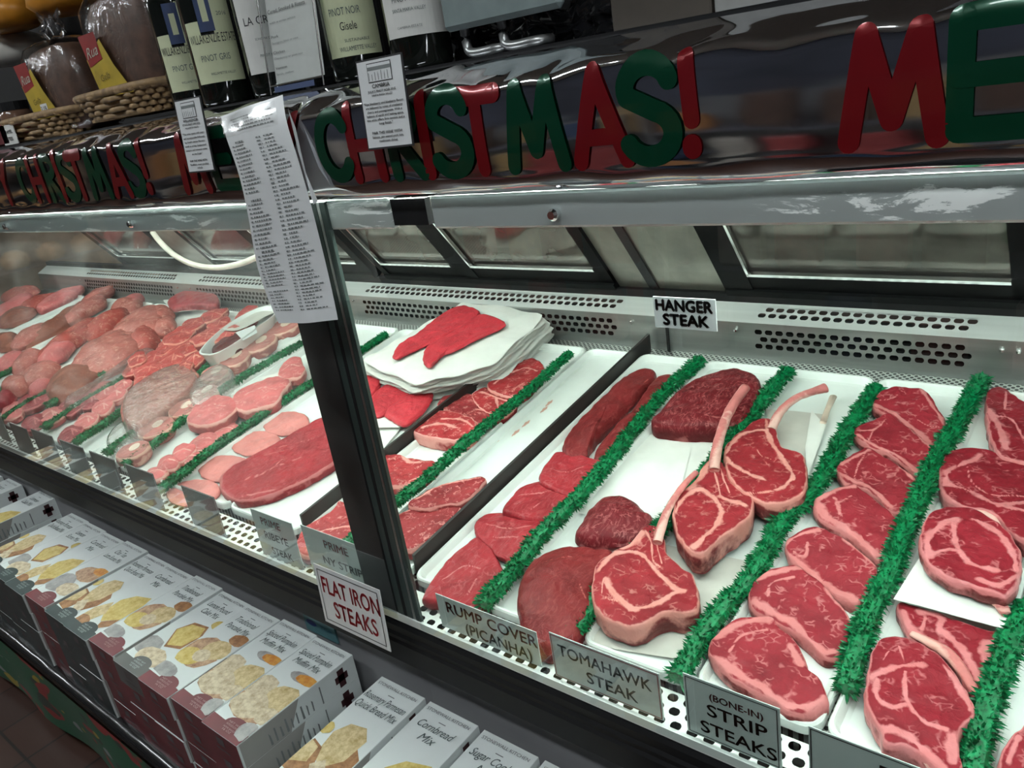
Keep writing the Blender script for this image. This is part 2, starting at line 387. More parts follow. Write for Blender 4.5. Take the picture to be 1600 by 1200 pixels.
def perforate(mb, O, X, V, x0, x1, v0, rows, pitch, rowp, hw, hh, stag=True, mi=0):
    """sheet in the plane O + x*X + v*V with stadium holes, rows of height rowp from v0"""
    O = Vector(O); X = Vector(X); V = Vector(V)
    P = lambda x, v: O + X * x + V * v
    hx, hy = hw / 2, hh / 2
    for r in range(rows):
        va = v0 + r * rowp; vc = va + rowp / 2; vb = va + rowp
        off = (pitch / 2 if (stag and r % 2) else 0)
        xa = x0 + off; n = int((x1 - xa + 1e-6) // pitch)
        if off: mb.quad(P(x0, va), P(xa, va), P(xa, vb), P(x0, vb), mi)
        xe = xa + n * pitch
        if xe < x1 - 1e-5: mb.quad(P(xe, va), P(x1, va), P(x1, vb), P(xe, vb), mi)
        for k in range(n):
            c0 = xa + k * pitch; c1 = c0 + pitch; cx = (c0 + c1) / 2
            a, h = pitch / 2, rowp / 2
            outer = [(a, -h / 3), (a, h / 3), (a, h), (a / 3, h), (-a / 3, h), (-a, h), (-a, h / 3), (-a, -h / 3), (-a, -h), (-a / 3, -h), (a / 3, -h), (a, -h)]
            rr_ = min(hx, hy); sx = hx - rr_; sy = hy - rr_
            inner = []
            for ox, oy in outer:
                an = math.atan2(oy / h, ox / a); cc, ss = math.cos(an), math.sin(an)
                inner.append((rr_ * cc + (sx if cc > 0.1 else -sx if cc < -0.1 else 0), rr_ * ss + (sy if ss > 0.1 else -sy if ss < -0.1 else 0)))
            vs = [P(cx + x, vc + y) for x, y in outer] + [P(cx + x, vc + y) for x, y in inner]
            mb.add(vs, [(i, (i + 1) % 12, 12 + (i + 1) % 12, 12 + i) for i in range(12)], mi)

XJ = -1.045
DY0, DZ0, DY1, DZ1 = 1.125, 1.021, 0.79, 1.47      # plane of the rear doors: leans towards the shopper at the top
def door_pt(x, s, out=0.0):
    n = Vector((0, -(DZ1 - DZ0), DY1 - DY0)).normalized()
    return Vector((x, DY0 + (DY1 - DY0) * s, DZ0 + (DZ1 - DZ0) * s)) + n * out
def slat(mb, xa, sa, xb, sb, wd, t0, t1, mi=0):
    """bar lying in the door plane from (xa,sa) to (xb,sb)"""
    A, B = door_pt(xa, sa), door_pt(xb, sb); d = (B - A).normalized(); n = (door_pt(0, 0, 1) - door_pt(0, 0)).normalized(); q = d.cross(n).normalized() * wd / 2
    vs = []
    for P_ in (A, B):
        for s1, t in ((-1, t0), (1, t0), (1, t1), (-1, t1)): vs.append(P_ + q * s1 + n * t)
    mb.add(vs, [(0, 1, 2, 3), (4, 5, 6, 7), (0, 1, 5, 4), (1, 2, 6, 5), (2, 3, 7, 6), (3, 0, 4, 7)], mi)

def display_case(x0, x1, label, doors, holes, jamb):
    e = empty('display_case', ((x0 + x1) / 2, 0.5, 0), label, 'display case', None)
    # cabinet body, bumper, grey front panel
    MB().box(x0, x1, 0.03, 1.12, 0.10, 0.60).build('cabinet_body', M_BODY, e)
    MB().box(x0, x1, 0.06, 1.08, 0.0, 0.10).build('toe_kick', M_BLACK, e)
    bp = MB(); prof = [(0.03, 0.602), (-0.006, 0.604), (-0.014, 0.612), (-0.014, 0.655), (-0.010, 0.660), (-0.010, 0.668), (-0.006, 0.673), (-0.006, 0.688), (-0.002, 0.694), (0.03, 0.696)]
    vs = [(x, y, z) for x in (x0, x1) for y, z in prof]; n = len(prof)
    bp.add(vs, [(i, (i + 1) % n, n + (i + 1) % n, n + i) for i in range(n)] + [tuple(range(n)), tuple(range(n, 2 * n))])
    bp.build('front_bumper', M_BLACK, e)
    # deck, with perforated sheet under and behind the trays
    dk = MB(); dk.add([(x0, 0.09, zd(.09)), (x1, 0.09, zd(.09)), (x1, 1.075, zd(1.075)), (x0, 1.075, zd(1.075)), (x0, 0.09, 0.6), (x1, 0.09, 0.6), (x1, 1.075, 0.6), (x0, 1.075, 0.6)],
                      [(0, 1, 2, 3), (4, 5, 6, 7), (0, 1, 5, 4), (1, 2, 6, 5), (2, 3, 7, 6), (3, 0, 4, 7)])
    dk.build('deck', M_PERF, e)
    fg = MB(); perforate(fg, (0, 0, zd(0) + .004), (1, 0, 0), (0, math.cos(math.radians(8.17)), math.sin(math.radians(8.17))), x0, x1, 0.006, 3, 0.026, 0.021, 0.017, 0.014)
    fg.box(x0, x1, 0.000, 0.006, zd(0) - .004, zd(0) + .012)
    fg.build('front_air_grille', M_WHITE, e)
    MB().box(x0, x1, 0.002, 0.09, 0.66, 0.672).build('grille_well', M_HOLE, e)
    # rear lower and upper grilles
    zb = zd(1.057)
    lo = MB(); up = MB()
    V = Vector((0, 1.125 - 1.057, 0.981 - 0.947)); L = V.length; V.normalize()
    xs = sorted(set([x0, x1] + [q for h in holes for q in h]))
    for a, b in zip(xs[:-1], xs[1:]):
        if any(abs(a - h[0]) < 1e-6 for h in holes):
            lo.quad((a, 1.057, zb - .01), (b, 1.057, zb - .01), (b, 1.057, zb + .026), (a, 1.057, zb + .026))
            perforate(lo, (0, 1.057, zb + .026), (1, 0, 0), (0, 0, 1), a, b, 0, 3, 0.0262, 0.0185, 0.0192, 0.0128)
            lo.quad((a, 1.057, zb + .0815), (b, 1.057, zb + .0815), (b, 1.057, 0.947), (a, 1.057, 0.947))
            o = Vector((0, 1.057, 0.947))
            up.quad(o + V * 0 + Vector((a, 0, 0)), o + Vector((b, 0, 0)), o + V * .018 + Vector((b, 0, 0)), o + V * .018 + Vector((a, 0, 0)))
            perforate(up, o, (1, 0, 0), V, a, b, .018, 2, 0.0262, 0.0205, 0.0200, 0.0150)
            up.quad(o + V * .055 + Vector((a, 0, 0)), o + V * .055 + Vector((b, 0, 0)), o + V * L + Vector((b, 0, 0)), o + V * L + Vector((a, 0, 0)))
        else:
            lo.quad((a, 1.057, zb - .01), (b, 1.057, zb - .01), (b, 1.057, 0.947), (a, 1.057, 0.947))
            up.quad((a, 1.057, .947), (b, 1.057, .947), (b, 1.125, .981), (a, 1.125, .981))
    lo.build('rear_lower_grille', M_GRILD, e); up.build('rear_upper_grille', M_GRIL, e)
    MB().box(x0, x1, 1.085, 1.10, zb - .02, 0.955).build('rear_plenum', M_HOLE, e)
    sc = MB()
    for xx in [h[0] - .045 for h in holes] + [h[1] + .045 for h in holes]:
        if x0 < xx < x1: sc.lathe([(0, -.004), (.005, -.004), (.005, .001), (.003, .003), (0, .003)], (xx, 1.054, zb + .075), 8)
    if sc.v: sc.build('grille_screws', M_CHROME, e)
    # rear sliding doors
    MB().box(x0, x1, 1.12, 1.15, .975, 1.0).build('door_sill', M_BLACK, e)
    for (a, b, lx) in doors:
        fr = MB()
        slat(fr, a, .045, b, .045, .055, -.012, .012)
        slat(fr, a, -.02, b, -.02, .03, -.02, .02)
        slat(fr, a, .97, b, .97, .05, -.012, .012)
        slat(fr, a + lx / 2, 0, a + lx / 2, 1, lx, -.010, .016); slat(fr, b - .02, 0, b - .02, 1, .04, -.012, .012)
        d = fr.build('door_frame', M_FRAME, e)
        br = MB(); slat(br, a + lx, .113, b - .04, .113, .010, .006, .016); slat(br, a + lx + .003, .11, a + lx + .003, .95, .007, .006, .016); br.build('door_trim', M_CHROME, d)
        gl = MB(); gl.quad(door_pt(a + lx, .1, 0), door_pt(b - .04, .1, 0), door_pt(b - .04, .95, 0), door_pt(a + lx, .95, 0)); gl.build('door_glass', M_DOORG, d)
    for (a, b, m0) in jamb:
        j = MB(); slat(j, (a + b) / 2, -.08, (a + b) / 2, 1, b - a, -.03, .0); j.build('door_jamb', m0, e)
    # top rail, light, canopy
    MB().box(x0, x1, 0.0, 1.0, 1.535, 1.60).build('canopy', M_BLACK, e)
    MB().box(x0, x1, 0.06, 0.85, 1.525, 1.535).build('canopy_bounce_liner', M_WHITE, e)  # unseen underside, made white to bounce the tube light
    MB().box(x0, x1, 0.79, 1.0, 1.44, 1.535).build('rear_header', M_STEEL, e)
    t = MB(); t.tube([(x0 + .05, .085, 1.495), (x1 - .05, .085, 1.495)], .013, 12); t.build('lamp_or_fill_tube', M_TUBE, e)
    MB().box(x0 + .04, x1 - .04, .065, .105, 1.512, 1.526).build('tube_holder', M_WHITE, e)
    t = MB(); t.tube([(x0 + .05, .62, 1.50), (x1 - .05, .62, 1.50)], .013, 12); t.build('lamp_or_fill_tube', M_FILL_TUBE, e)  # added rear fill tube, out of sight above the rail
    MB().box(x0 + .04, x1 - .04, .60, .64, 1.514, 1.526).build('tube_holder', M_WHITE, e)  # holder for the added rear tube
    return e
P0 = on_y(563, 459, 1.057).x; P1 = on_y(966, 500, 1.057).x; Q0 = on_y(1176, 500, 1.057).x; Q1 = on_y(1526, 560, 1.057).x
caseL = display_case(-5.2, XJ, 'long left glass display case, beyond the black corner post',
                     [(-1.79, -1.235, .045), (-2.20, -1.79, .03), (-2.80, -2.26, .045), (-3.3, -2.80, .03), (-4.2, -3.55, .05)],
                     [(P0, P1), (P0 - 1.15, P0 - .22), (P0 - 2.3, P0 - 1.35)],
                     [(-1.235, XJ, M_JAMB), (-3.55, -3.3, M_JAMB)])
caseR = display_case(XJ, 0.75, 'right glass display case, nearest the viewer, with the bone-in steaks',
                     [(-.90, -.225, .075), (-.225, .55, .06)],
                     [(Q0, Q1), (Q1 + .12, Q1 + .75)],
                     [(XJ, -.90, M_JAMB)])
# black rubber seal strip on the jamb between the two cases
j = MB(); slat(j, XJ - .075, -.10, XJ - .075, 1, .028, .001, .006); j.build('rubber_seal', M_BLACKM, caseL)
MB().box(XJ - .003, XJ + .003, 1.050, 1.058, zd(1.057) - .01, .945).build('panel_joint', M_HOLE, caseR)

# top rail bars behind / in front of the glass
def bar(x0, x1, label_parent, bolts):
    b = MB(); b.box(x0, x1, 0.008, 0.024, 1.4275, 1.470, bev=.003); b.quad((x0, .0085, 1.4705), (x1, .0085, 1.4705), (x1, .05, 1.473), (x0, .05, 1.473))
    o = b.build('top_rail', M_SCR, label_parent)
    for bx in bolts:
        g = MB()
        for k in range(1): g.tube([(bx, .008, 1.444), (bx, .001, 1.444), (bx, -.003, 1.444)], [.0075, .0075, .005], 10)
        g.build('rail_bolt', M_CHROME, o)
bar(-5.2, on_y(611, 340, .008).x, caseL, [on_y(210, 356, .008).x, on_y(14, 358, .008).x])
bar(on_y(676, 345, .008).x, 0.75, caseR, [on_y(870, 342, .008).x, .35])
MB().box(on_y(611, 340, .02).x, on_y(676, 345, .02).x, .012, .022, 1.432, 1.468).build('rail_tape', M_BLACK, caseR)

# corner post and glass
pb = MB(); pb.box(-1.138, -1.050, 0.004, 0.030, .697, 1.475, bev=.002); pb.build('corner_post', M_BLACK, caseL)
for k, (xa, xb, mm) in enumerate(((-1.050, -1.034, M_GLASSEDGE), (-1.034, -1.026, M_BLACK), (-1.026, -1.010, M_GLASSEDGE), (-1.010, -1.003, M_STEEL), (-1.003, -.990, M_GLASSEDGE))):
    MB().box(xa, xb - .001, 0.003, 0.009, .70, 1.47).build('glass_edge_strip', mm, caseL)
MB().quad((-5.2, -.001, .70), (-1.05, -.001, .70), (-1.05, -.001, 1.472), (-5.2, -.001, 1.472)).build('front_glass', M_GLASSM, caseL)
MB().quad((-.99, -.001, .70), (.75, -.001, .70), (.75, -.001, 1.43), (-.99, -.001, 1.43)).build('front_glass', M_GLASS, caseR)

# white cable hanging in a loop inside the left case
pts = [on_y(x, y, .55) for x, y in ((238, 362), (252, 380), (275, 400), (305, 414), (340, 418), (375, 412), (405, 400), (440, 385))]
cb = MB(); cb.tube(catmull(pts, 5, False), .009, 8)
tag(cb.build('cable', plain('cream_cable', (.62, .58, .50), .5), smooth=True), 'cream flexible cable hanging in a loop inside the left case', 'cable')

# ================================================================== FOIL BANNER
def foil_mat():
    mt, nt, b = new_mat('silver_foil'); b.inputs['Metallic'].default_value = 1; b.inputs['Base Color'].default_value = (0.70, 0.71, 0.74, 1); b.inputs['Roughness'].default_value = 0.07
    tc = N(nt, 'ShaderNodeTexCoord'); no = N(nt, 'ShaderNodeTexNoise', i_Scale=5.0, i_Detail=2.0, i_Distortion=0.6); mp = N(nt, 'ShaderNodeMapping'); mp.inputs['Scale'].default_value = (.7, 3, 3)
    nt.links.new(tc.outputs['Object'], mp.inputs[0]); nt.links.new(mp.outputs[0], no.inputs['Vector'])
    bp = N(nt, 'ShaderNodeBump', i_Strength=0.13, i_Distance=0.006); nt.links.new(no.outputs[0], bp.inputs['Height']); nt.links.new(bp.outputs[0], b.inputs['Normal'])
    return mt
M_FOIL = foil_mat()
FP = [(-.004, 1.4735), (-.014, 1.481), (-.0190, 1.491), (-.0205, 1.505), (-.0215, 1.53), (-.0215, 1.57), (-.0205, 1.590), (-.0165, 1.599), (-.006, 1.606), (.02, 1.617), (.06, 1.627), (.11, 1.6285)]
FL = [0]
for a, b in zip(FP[:-1], FP[1:]): FL.append(FL[-1] + math.hypot(b[0] - a[0], b[1] - a[1]))
FC = catmull([(0, a, b) for a, b in FP], 6, False)
FCL = [0]
for a, b in zip(FC[:-1], FC[1:]): FCL.append(FCL[-1] + (b - a).length)
def foil_pt(x, z=None, u=None, lift=0.0):
    if u is None:                       # find by height on the front face
        for i in range(len(FC) - 1):
            if FC[i].z <= z <= FC[i + 1].z: f = (z - FC[i].z) / (FC[i + 1].z - FC[i].z + 1e-9); break
        else: i, f = len(FC) - 2, 1
    else:
        L = u * FCL[-1]; i = 0
        while i < len(FC) - 2 and FCL[i + 1] < L: i += 1
        f = (L - FCL[i]) / (FCL[i + 1] - FCL[i])
    p = FC[i].lerp(FC[i + 1], f); t = (FC[i + 1] - FC[i]).normalized(); nrm = Vector((0, -t.z, t.y))
    zz = p.z
    crease = noise.noise(Vector((x * 3.0, zz * 12, 0.3))) * 0.0013 + noise.noise(Vector((x * 1.3 + zz * 7, zz * 6, 4.3))) * 0.0022
    k = math.exp(-((zz - 1.604) / 0.011) ** 2)
    crease += k * (abs(noise.noise(Vector((x * 11, zz * 26, 9.1)))) * 0.012 - .004) * max(.15, 0.75 + 1.3 * noise.noise(Vector((x * 1.7, 0, 2.2))))
    k2 = math.exp(-((zz - 1.485) / 0.012) ** 2); crease += k2 * noise.noise(Vector((x * 12, zz * 60, 7.1))) * 0.003
    q = p + nrm * (crease + lift); return Vector((x, q.y, q.z))
banner = empty('foil_banner', (-2.0, -.02, 1.55), 'crinkled silver foil banner with red and green holiday lettering along the case tops', 'banner')
g = MB(); nx = 1500; nu = 84
g.grid([[foil_pt(-5.2 + 5.95 * i / nx, u=j / nu) for j in range(nu + 1)] for i in range(nx + 1)])
g.build('foil_sheet', M_FOIL, banner, smooth=True)
# letters: strokes in a unit box, drawn with round ends
def arc(cx, cy, rx, ry, a0, a1, n=14): return [(cx + rx * math.cos(math.radians(a0 + (a1 - a0) * k / n)), cy + ry * math.sin(math.radians(a0 + (a1 - a0) * k / n))) for k in range(n + 1)]
GL = {
 'C': [(arc(.55, .5, .45, .45, 38, 322, 24), .15)],
 'H': [([(.12, 1), (.12, 0)], .13), ([(.88, 1), (.88, 0)], .13), ([(.12, .47), (.88, .47)], .13)],
 'R': [([(.12, .98), (.14, 0)], .14), (arc(.35, .76, .5, .22, 95, -95, 14), .13), ([(.3, .52), (.9, 0)], .14)],
 'I': [([(.5, 1), (.5, 0)], .14)],
 'S': [(arc(.52, .75, .42, .235, 15, 200, 14) + arc(.5, .26, .45, .25, 70, -155, 16), .16)],
 'T': [([(.5, .9), (.5, 0)], .14), ([(.05, .93), (.95, .93)], .17)],
 'M': [([(.06, 0), (.24, .95), (.50, .18), (.76, .95), (.94, 0)], .14)],
 'A': [([(.08, 0), (.46, .97), (.92, 0)], .14), ([(.22, .27), (.78, .27)], .13)],
 '!': [([(.45, 1), (.55, .36)], .20), ([(.5, .06), (.5, .1)], .24)],
 'E': [([(.9, .96), (.12, .96), (.12, .04), (.9, .04)], .15), ([(.12, .5), (.8, .5)], .14)],
 'Y': [([(.08, 1), (.5, .52), (.92, 1)], .14), ([(.5, .52), (.5, 0)], .14)],
}
LIFT = [.0022]
def letter(ch, xc, wd, z0=1.5045, z1=1.5925, mat=None):
    LIFT[0] = .0014 if LIFT[0] > .0022 else LIFT[0] + .0004
    mb = MB(); H = z1 - z0; lift = LIFT[0]
    strokes = []
    for pts, th in GL[ch]:              # break polylines at sharp corners
        cur = [pts[0]]
        for i in range(1, len(pts)):
            cur.append(pts[i])
            if i < len(pts) - 1:
                d1 = Vector(pts[i]) - Vector(pts[i - 1]); d2 = Vector(pts[i + 1]) - Vector(pts[i])
                if d1.length > 1e-6 and d2.length > 1e-6 and d1.angle(d2) > .7: strokes.append((cur, th)); cur = [pts[i]]
        strokes.append((cur, th))
    for pts, th in strokes:
        th = th * 0.064 if ch != '!' else th * .042
        P = [Vector((xc + (a - .5) * wd, z0 + b * H)) for a, b in pts]
        Q = [P[0]]
        for a, b in zip(P[:-1], P[1:]):
            n = max(1, int((b - a).length / .004)); Q += [a.lerp(b, k / n) for k in range(1, n + 1)]
        for p in (P[0], P[-1]):
            ring = [Vector((p.x + th * math.cos(q * math.pi / 8), p.y + th * 1.0 * math.sin(q * math.pi / 8))) for q in range(16)]
            vs = [foil_pt(p.x, z=p.y, lift=lift)] + [foil_pt(r.x, z=r.y, lift=lift) for r in ring]
            mb.add(vs, [(0, 1 + k, 1 + (k + 1) % 16) for k in range(16)])
        rows = []
        for i, p in enumerate(Q):
            t = (Q[min(i + 1, len(Q) - 1)] - Q[max(0, i - 1)])
            if t.length < 1e-6: t = Vector((0, 1))
            t.normalize(); n = Vector((-t.y, t.x))
            rows.append([foil_pt(p.x + n.x * th * s, z=p.y + n.y * th * s, lift=lift) for s in (-1, -.5, 0, .5, 1)])
        mb.grid(rows); lift += .0002
    mb.build('letter', mat, banner, smooth=True)
xw = lambda px, py: on_y(px, py, -.022).x
RT = [('C', 522, 225, 66), ('H', 570, 220, 70), ('R', 632, 215, 70), ('I', 665, 210, 70), ('S', 703, 205, 70), ('T', 748, 200, 60), ('M', 835, 195, 100), ('A', 938, 190, 85), ('S', 1014, 180, 80), ('!', 1078, 170, 40)]
xr = [xw(a, b) for _, a, b, _ in RT]; W_ = dict(C=.066, H=.066, R=.062, I=.03, S=.058, T=.062, M=.080, A=.068, E=.07, Y=.066); W_['!'] = .03
cols = [M_LACQ_G, M_LACQ_R]
for k, (ch, a, b, _) in enumerate(RT): letter(ch, xr[k], W_[ch], mat=cols[k % 2])
letter('M', xw(1394, 130), .078, mat=M_LACQ_R); letter('E', xw(1562, 115), .068, mat=M_LACQ_G)
letter('R', xw(1556, 115) + .10, .066, mat=M_LACQ_R)
xa, xb = xw(36, 275), xw(224, 262)
for k, (ch, a, b, _) in enumerate(RT): letter(ch, xa + (xr[k] - xr[0]) * (xb - xa) / (xr[-1] - xr[0]), W_[ch], mat=cols[k % 2])
letter('Y', xw(3, 278), .066, mat=M_LACQ_R)
letter('M', xw(296, 245), .08, mat=M_LACQ_R); letter('E', xw(344, 240), .07, mat=M_LACQ_G); letter('R', xw(385, 240), .066, mat=M_LACQ_R); letter('Y', xw(452, 230), .06, mat=M_LACQ_R)

# ================================================================== SIGNS AND CARDS
def card(name, x0, x1, z0, z1, y, label, lines, mat=None, border=None, group=None, lean=0.0, slope=0.0, cat='sign', base=0, bold=.016):
    """upright card; slope = drop of the right end per metre; lean = top further back"""
    mat = mat or M_CARD
    W = x1 - x0; H = z1 - z0
    xd = Vector((1, 0, -slope)).normalized(); yd = Vector((0, lean, 1)).normalized()
    O = Vector((x0, y, z0)); nn = xd.cross(yd).normalized()
    e = empty(name, tuple(O + xd * W / 2), label, cat, group)
    P = lambda a, b, o=0: O + xd * a + yd * b + nn * o
    mb = MB(); vs = [P(0, 0), P(W, 0), P(W, H), P(0, H), P(0, 0, -.0015), P(W, 0, -.0015), P(W, H, -.0015), P(0, H, -.0015)]
    mb.add(vs, [(0, 1, 2, 3), (4, 7, 6, 5), (0, 4, 5, 1), (1, 5, 6, 2), (2, 6, 7, 3), (3, 7, 4, 0)]); mb.build('card', mat, e)
    if border:
        mt, t, ins = border; b = MB()
        for a0, b0, a1, b1 in ((ins, ins, W - ins, ins + t), (ins, H - ins - t, W - ins, H - ins), (ins, ins, ins + t, H - ins), (W - ins - t, ins, W - ins, H - ins)):
            b.quad(P(a0, b0, .0006), P(a1, b0, .0006), P(a1, b1, .0006), P(a0, b1, .0006))
        part_label(b.build('border', mt, e), 'printed border line')
    for body, cx, by, h, wm, mt in lines:
        text(body, 'lettering', mt, P(W * cx, H * by), xd, yd, h, wm, e, align='CENTER', depth=.001, bold=bold)
    return e
c0, c1 = on_y(1019, 487, .008), on_y(1116, 490, .008)
card('hanging_sign', c0.x, c1.x, 1.312, 1.348, .012, 'white card reading HANGER STEAK stuck inside the glass below the top rail', [('HANGER', .5, .58, .0125, .070, M_INK), ('STEAK', .52, .12, .0125, .057, M_INK)], bold=.055)
card('price_sign', -1.225, -1.035, .664, .794, -.045, 'white card reading FLAT IRON STEAKS in red, at the foot of the black post',
     [('FLAT IRON', .52, .56, .036, .165, M_INKR), ('STEAKS', .54, .18, .036, .125, M_INKR)], border=(M_INK, .0018, .008), lean=0.06)
card('price_sign', -.945, -.722, .716, .785, .012, 'grey-green card reading RUMP COVER (PICANHA) in front of the flat dark steaks',
     [('RUMP COVER', .55, .56, .022, .200, M_INKMR), ('(PICANHA)', .60, .10, .022, .145, M_INKS)], mat=M_CARDG, slope=0.0)
card('price_sign', -.695, -.502, .712, .796, .012, 'grey-green card reading TOMAHAWK STEAK with a thin red border',
     [('TOMAHAWK', .5, .56, .021, .165, M_INKS), ('STEAK', .56, .17, .021, .090, M_INKS)], mat=M_CARDG, border=(M_INKMR, .0016, .002))
card('price_sign', -.464, -.329, .713, .815, .012, 'grey card reading (BONE-IN) STRIP STEAKS', [('(BONE-IN)', .56, .72, .011, .075, M_INKMR), ('STRIP', .56, .44, .020, .085, M_INK), ('STEAKS', .56, .12, .020, .108, M_INK)], mat=M_CARDG, border=(M_INK, .0014, .003))
card('price_sign', -.293, -.110, .713, .805, .012, 'grey card with a black border reading RIB STEAKS, at the bottom right corner', [('RIB', .62, .60, .020, .060, M_INK), ('STEAKS', .5, .16, .020, .13, M_INK)], mat=M_CARDG, border=(M_INK, .0016, .002))
# signs of the left case
def card_px(tl, tr, br, label, lines, mat, group=None, y=.014, border=None, name='price_sign'):
    a, b, c = on_y(*tl, y), on_y(*tr, y), on_y(*br, y)
    return card(name, a.x, b.x, min(c.z, a.z - .05), (a.z + b.z) / 2, y, label, lines, mat=mat, group=group, border=border)
card_px((469, 820), (560, 853), (560, 935), 'grey-green card reading PRIME NY STRIP STEAK, left of the black post', [('PRIME', .58, .74, .018, .075, M_INKMR), ('NY STRIP', .62, .44, .018, .12, M_INK), ('STEAK', .68, .12, .018, .08, M_INK)], M_CARDG)
card_px((392, 800), (453, 812), (478, 893), 'grey-green card reading PRIME RIBEYE STEAK below the big flat steak', [('PRIME', .45, .74, .018, .070, M_INKMR), ('RIBEYE', .5, .44, .018, .085, M_INK), ('STEAK', .55, .12, .018, .075, M_INK)], M_CARDG)
M_CARDD = plain('smoky_card', (0.13, 0.15, 0.145), 0.2, 0, 0.25, 8)
lft = [((283, 760), (333, 775), (353, 843), 'below the round pink slices'), ((195, 725), (238, 740), (260, 802), 'below the cubed pink stew meat'), ((139, 705), (178, 718), (199, 776), 'at the end of the cross-cut shank tray'),
       ((92, 686), (129, 700), (150, 757), 'in front of the bare white tray end'), ((48, 671), (80, 680), (113, 739), 'in front of the shaggy rib chops'), ((13, 659), (41, 671), (68, 720), 'second from the far left end'), ((-14, 645), (3, 655), (30, 697), 'at the far left end')]
for tl, tr, br, s in lft:
    card_px(tl, tr, br, 'blank dark smoky card %s' % s, [], M_CARDD, y=.012, border=(M_CARD, .0012, .0003))

# hang tags on the foil
def hang_tag(x0, x1, zt, zb_, y, label, title, lines, small):
    e = empty('shelf_tag', ((x0 + x1) / 2, y, zb_), label, 'tag')
    W = x1 - x0; H = zt - zb_; ln = 0.08
    O = Vector((x0, y, zb_)); xd = Vector((1, 0, 0)); yd = Vector((0, ln, 1)).normalized()
    P = lambda a, b, o=0: O + xd * a + yd * b + Vector((0, -1, ln)) * o
    mb = MB(); mb.add([P(0, 0), P(W, 0), P(W, H), P(0, H), P(0, 0, -.0015), P(W, 0, -.0015), P(W, H, -.0015), P(0, H, -.0015)], [(0, 1, 2, 3), (4, 7, 6, 5), (0, 4, 5, 1), (1, 5, 6, 2), (2, 6, 7, 3), (3, 7, 4, 0)]); mb.build('tag_sleeve', M_INK, e)
    m2 = MB(); i_ = .0022; m2.quad(P(i_, i_, .0005), P(W - i_, i_, .0005), P(W - i_, H - i_, .0005), P(i_, H - i_, .0005)); m2.build('tag_paper', M_CARD, e)
    pc = MB(); a0, a1, b0, b1 = W * .24, W * .76, H * .74, H * .95
    pc.quad(P(a0, b0, .0010), P(a1, b0, .0010), P(a1, b1, .0010), P(a0, b1, .0010), 0)
    pc.quad(P(a0 + .001, b0 + .001, .0013), P(a1 - .001, b0 + .001, .0013), P(a1 - .001, b1 - .001, .0013), P(a0 + .001, b1 - .001, .0013), 1)
    for k in range(7):
        q = a0 + .002 + (a1 - a0 - .004) * k / 7; pc.quad(P(q, b0 + .002, .0016), P(q + .0012, b0 + .002, .0016), P(q + .0012, b0 + (b1 - b0) * rr.uniform(.35, .6), .0016), P(q, b0 + (b1 - b0) * rr.uniform(.35, .6), .0016), 2)
    pc.quad(P(a0 + .001, b0 + (b1 - b0) * .62, .0016), P(a1 - .001, b0 + (b1 - b0) * .62, .0016), P(a1 - .001, b0 + (b1 - b0) * .80, .0016), P(a0 + .001, b0 + (b1 - b0) * .80, .0016), 2)
    part_label(pc.build('storefront_print', [M_INK, M_CARD, M_INKG], e), 'small printed drawing of a storefront')
    for s, b_, h, wm in lines: text(s, 'lettering', M_INK, P(W / 2, H * b_, .001), xd, yd, h * 1.15, W * wm, e, align='CENTER', bold=.02)
hx0, hx1 = on_y(562, 160, -.04).x, on_y(634, 150, -.04).x
zt_, zb_ = on_y(600, 86, -.04).z, on_y(620, 230, -.04).z
hang_tag(hx0, hx1, zt_, zb_, -.042, 'larger black-edged wine tag hanging over the letter R of the foil', '', [
    ('CAMBRIA', .68, .0038, .38), ("JULIA'S PINOT NOIR 2015", .63, .0024, .60), ('SANTA MARIA VALLEY', .59, .002, .45),
    ('"Ripe blackberry and blueberry flavors', .50, .0024, .86), ('are followed by notes of cranberry', .455, .0024, .80), ('cherry and pomegranate. With a', .41, .0024, .76), ('balance of earth and baking spice,', .365, .0024, .80),
    ('this wine offers firm tannins and a', .32, .0024, .82), ('long finish."', .275, .0024, .30), ('PAIR THIS WINE WITH:', .17, .0028, .66), ('Salmon, pan seared pork loin,', .125, .0024, .68), ('mushroom dishes', .08, .0024, .40)], 1)
hx0, hx1 = on_y(280, 210, -.04).x, on_y(321, 205, -.04).x; zt_, zb_ = on_y(290, 153, -.04).z, on_y(313, 269, -.04).z
hang_tag(hx0, hx1, zt_, zb_, -.042, 'black-edged wine tag below the two pale green bottle labels, at the left', '', [
    ('WILLAKENZIE', .69, .0035, .55), ('ESTATE PINOT GRIS 2016', .645, .0024, .65), ('WILLAMETTE VALLEY', .60, .002, .5), ('"This wine opens with pear', .52, .0024, .8), ('and honeysuckle followed', .465, .0024, .8), ('by fresh citrus flavors', .41, .0024, .76), ('with a crisp balanced', .355, .0024, .8),
    ('texture and mineral notes', .30, .0024, .82), ('on the finish."', .245, .0024, .4), ('PAIR THIS WINE WITH:', .15, .0026, .66), ('Shellfish, roast poultry', .10, .0024, .7), ('salads', .055, .0024, .2)], 1)

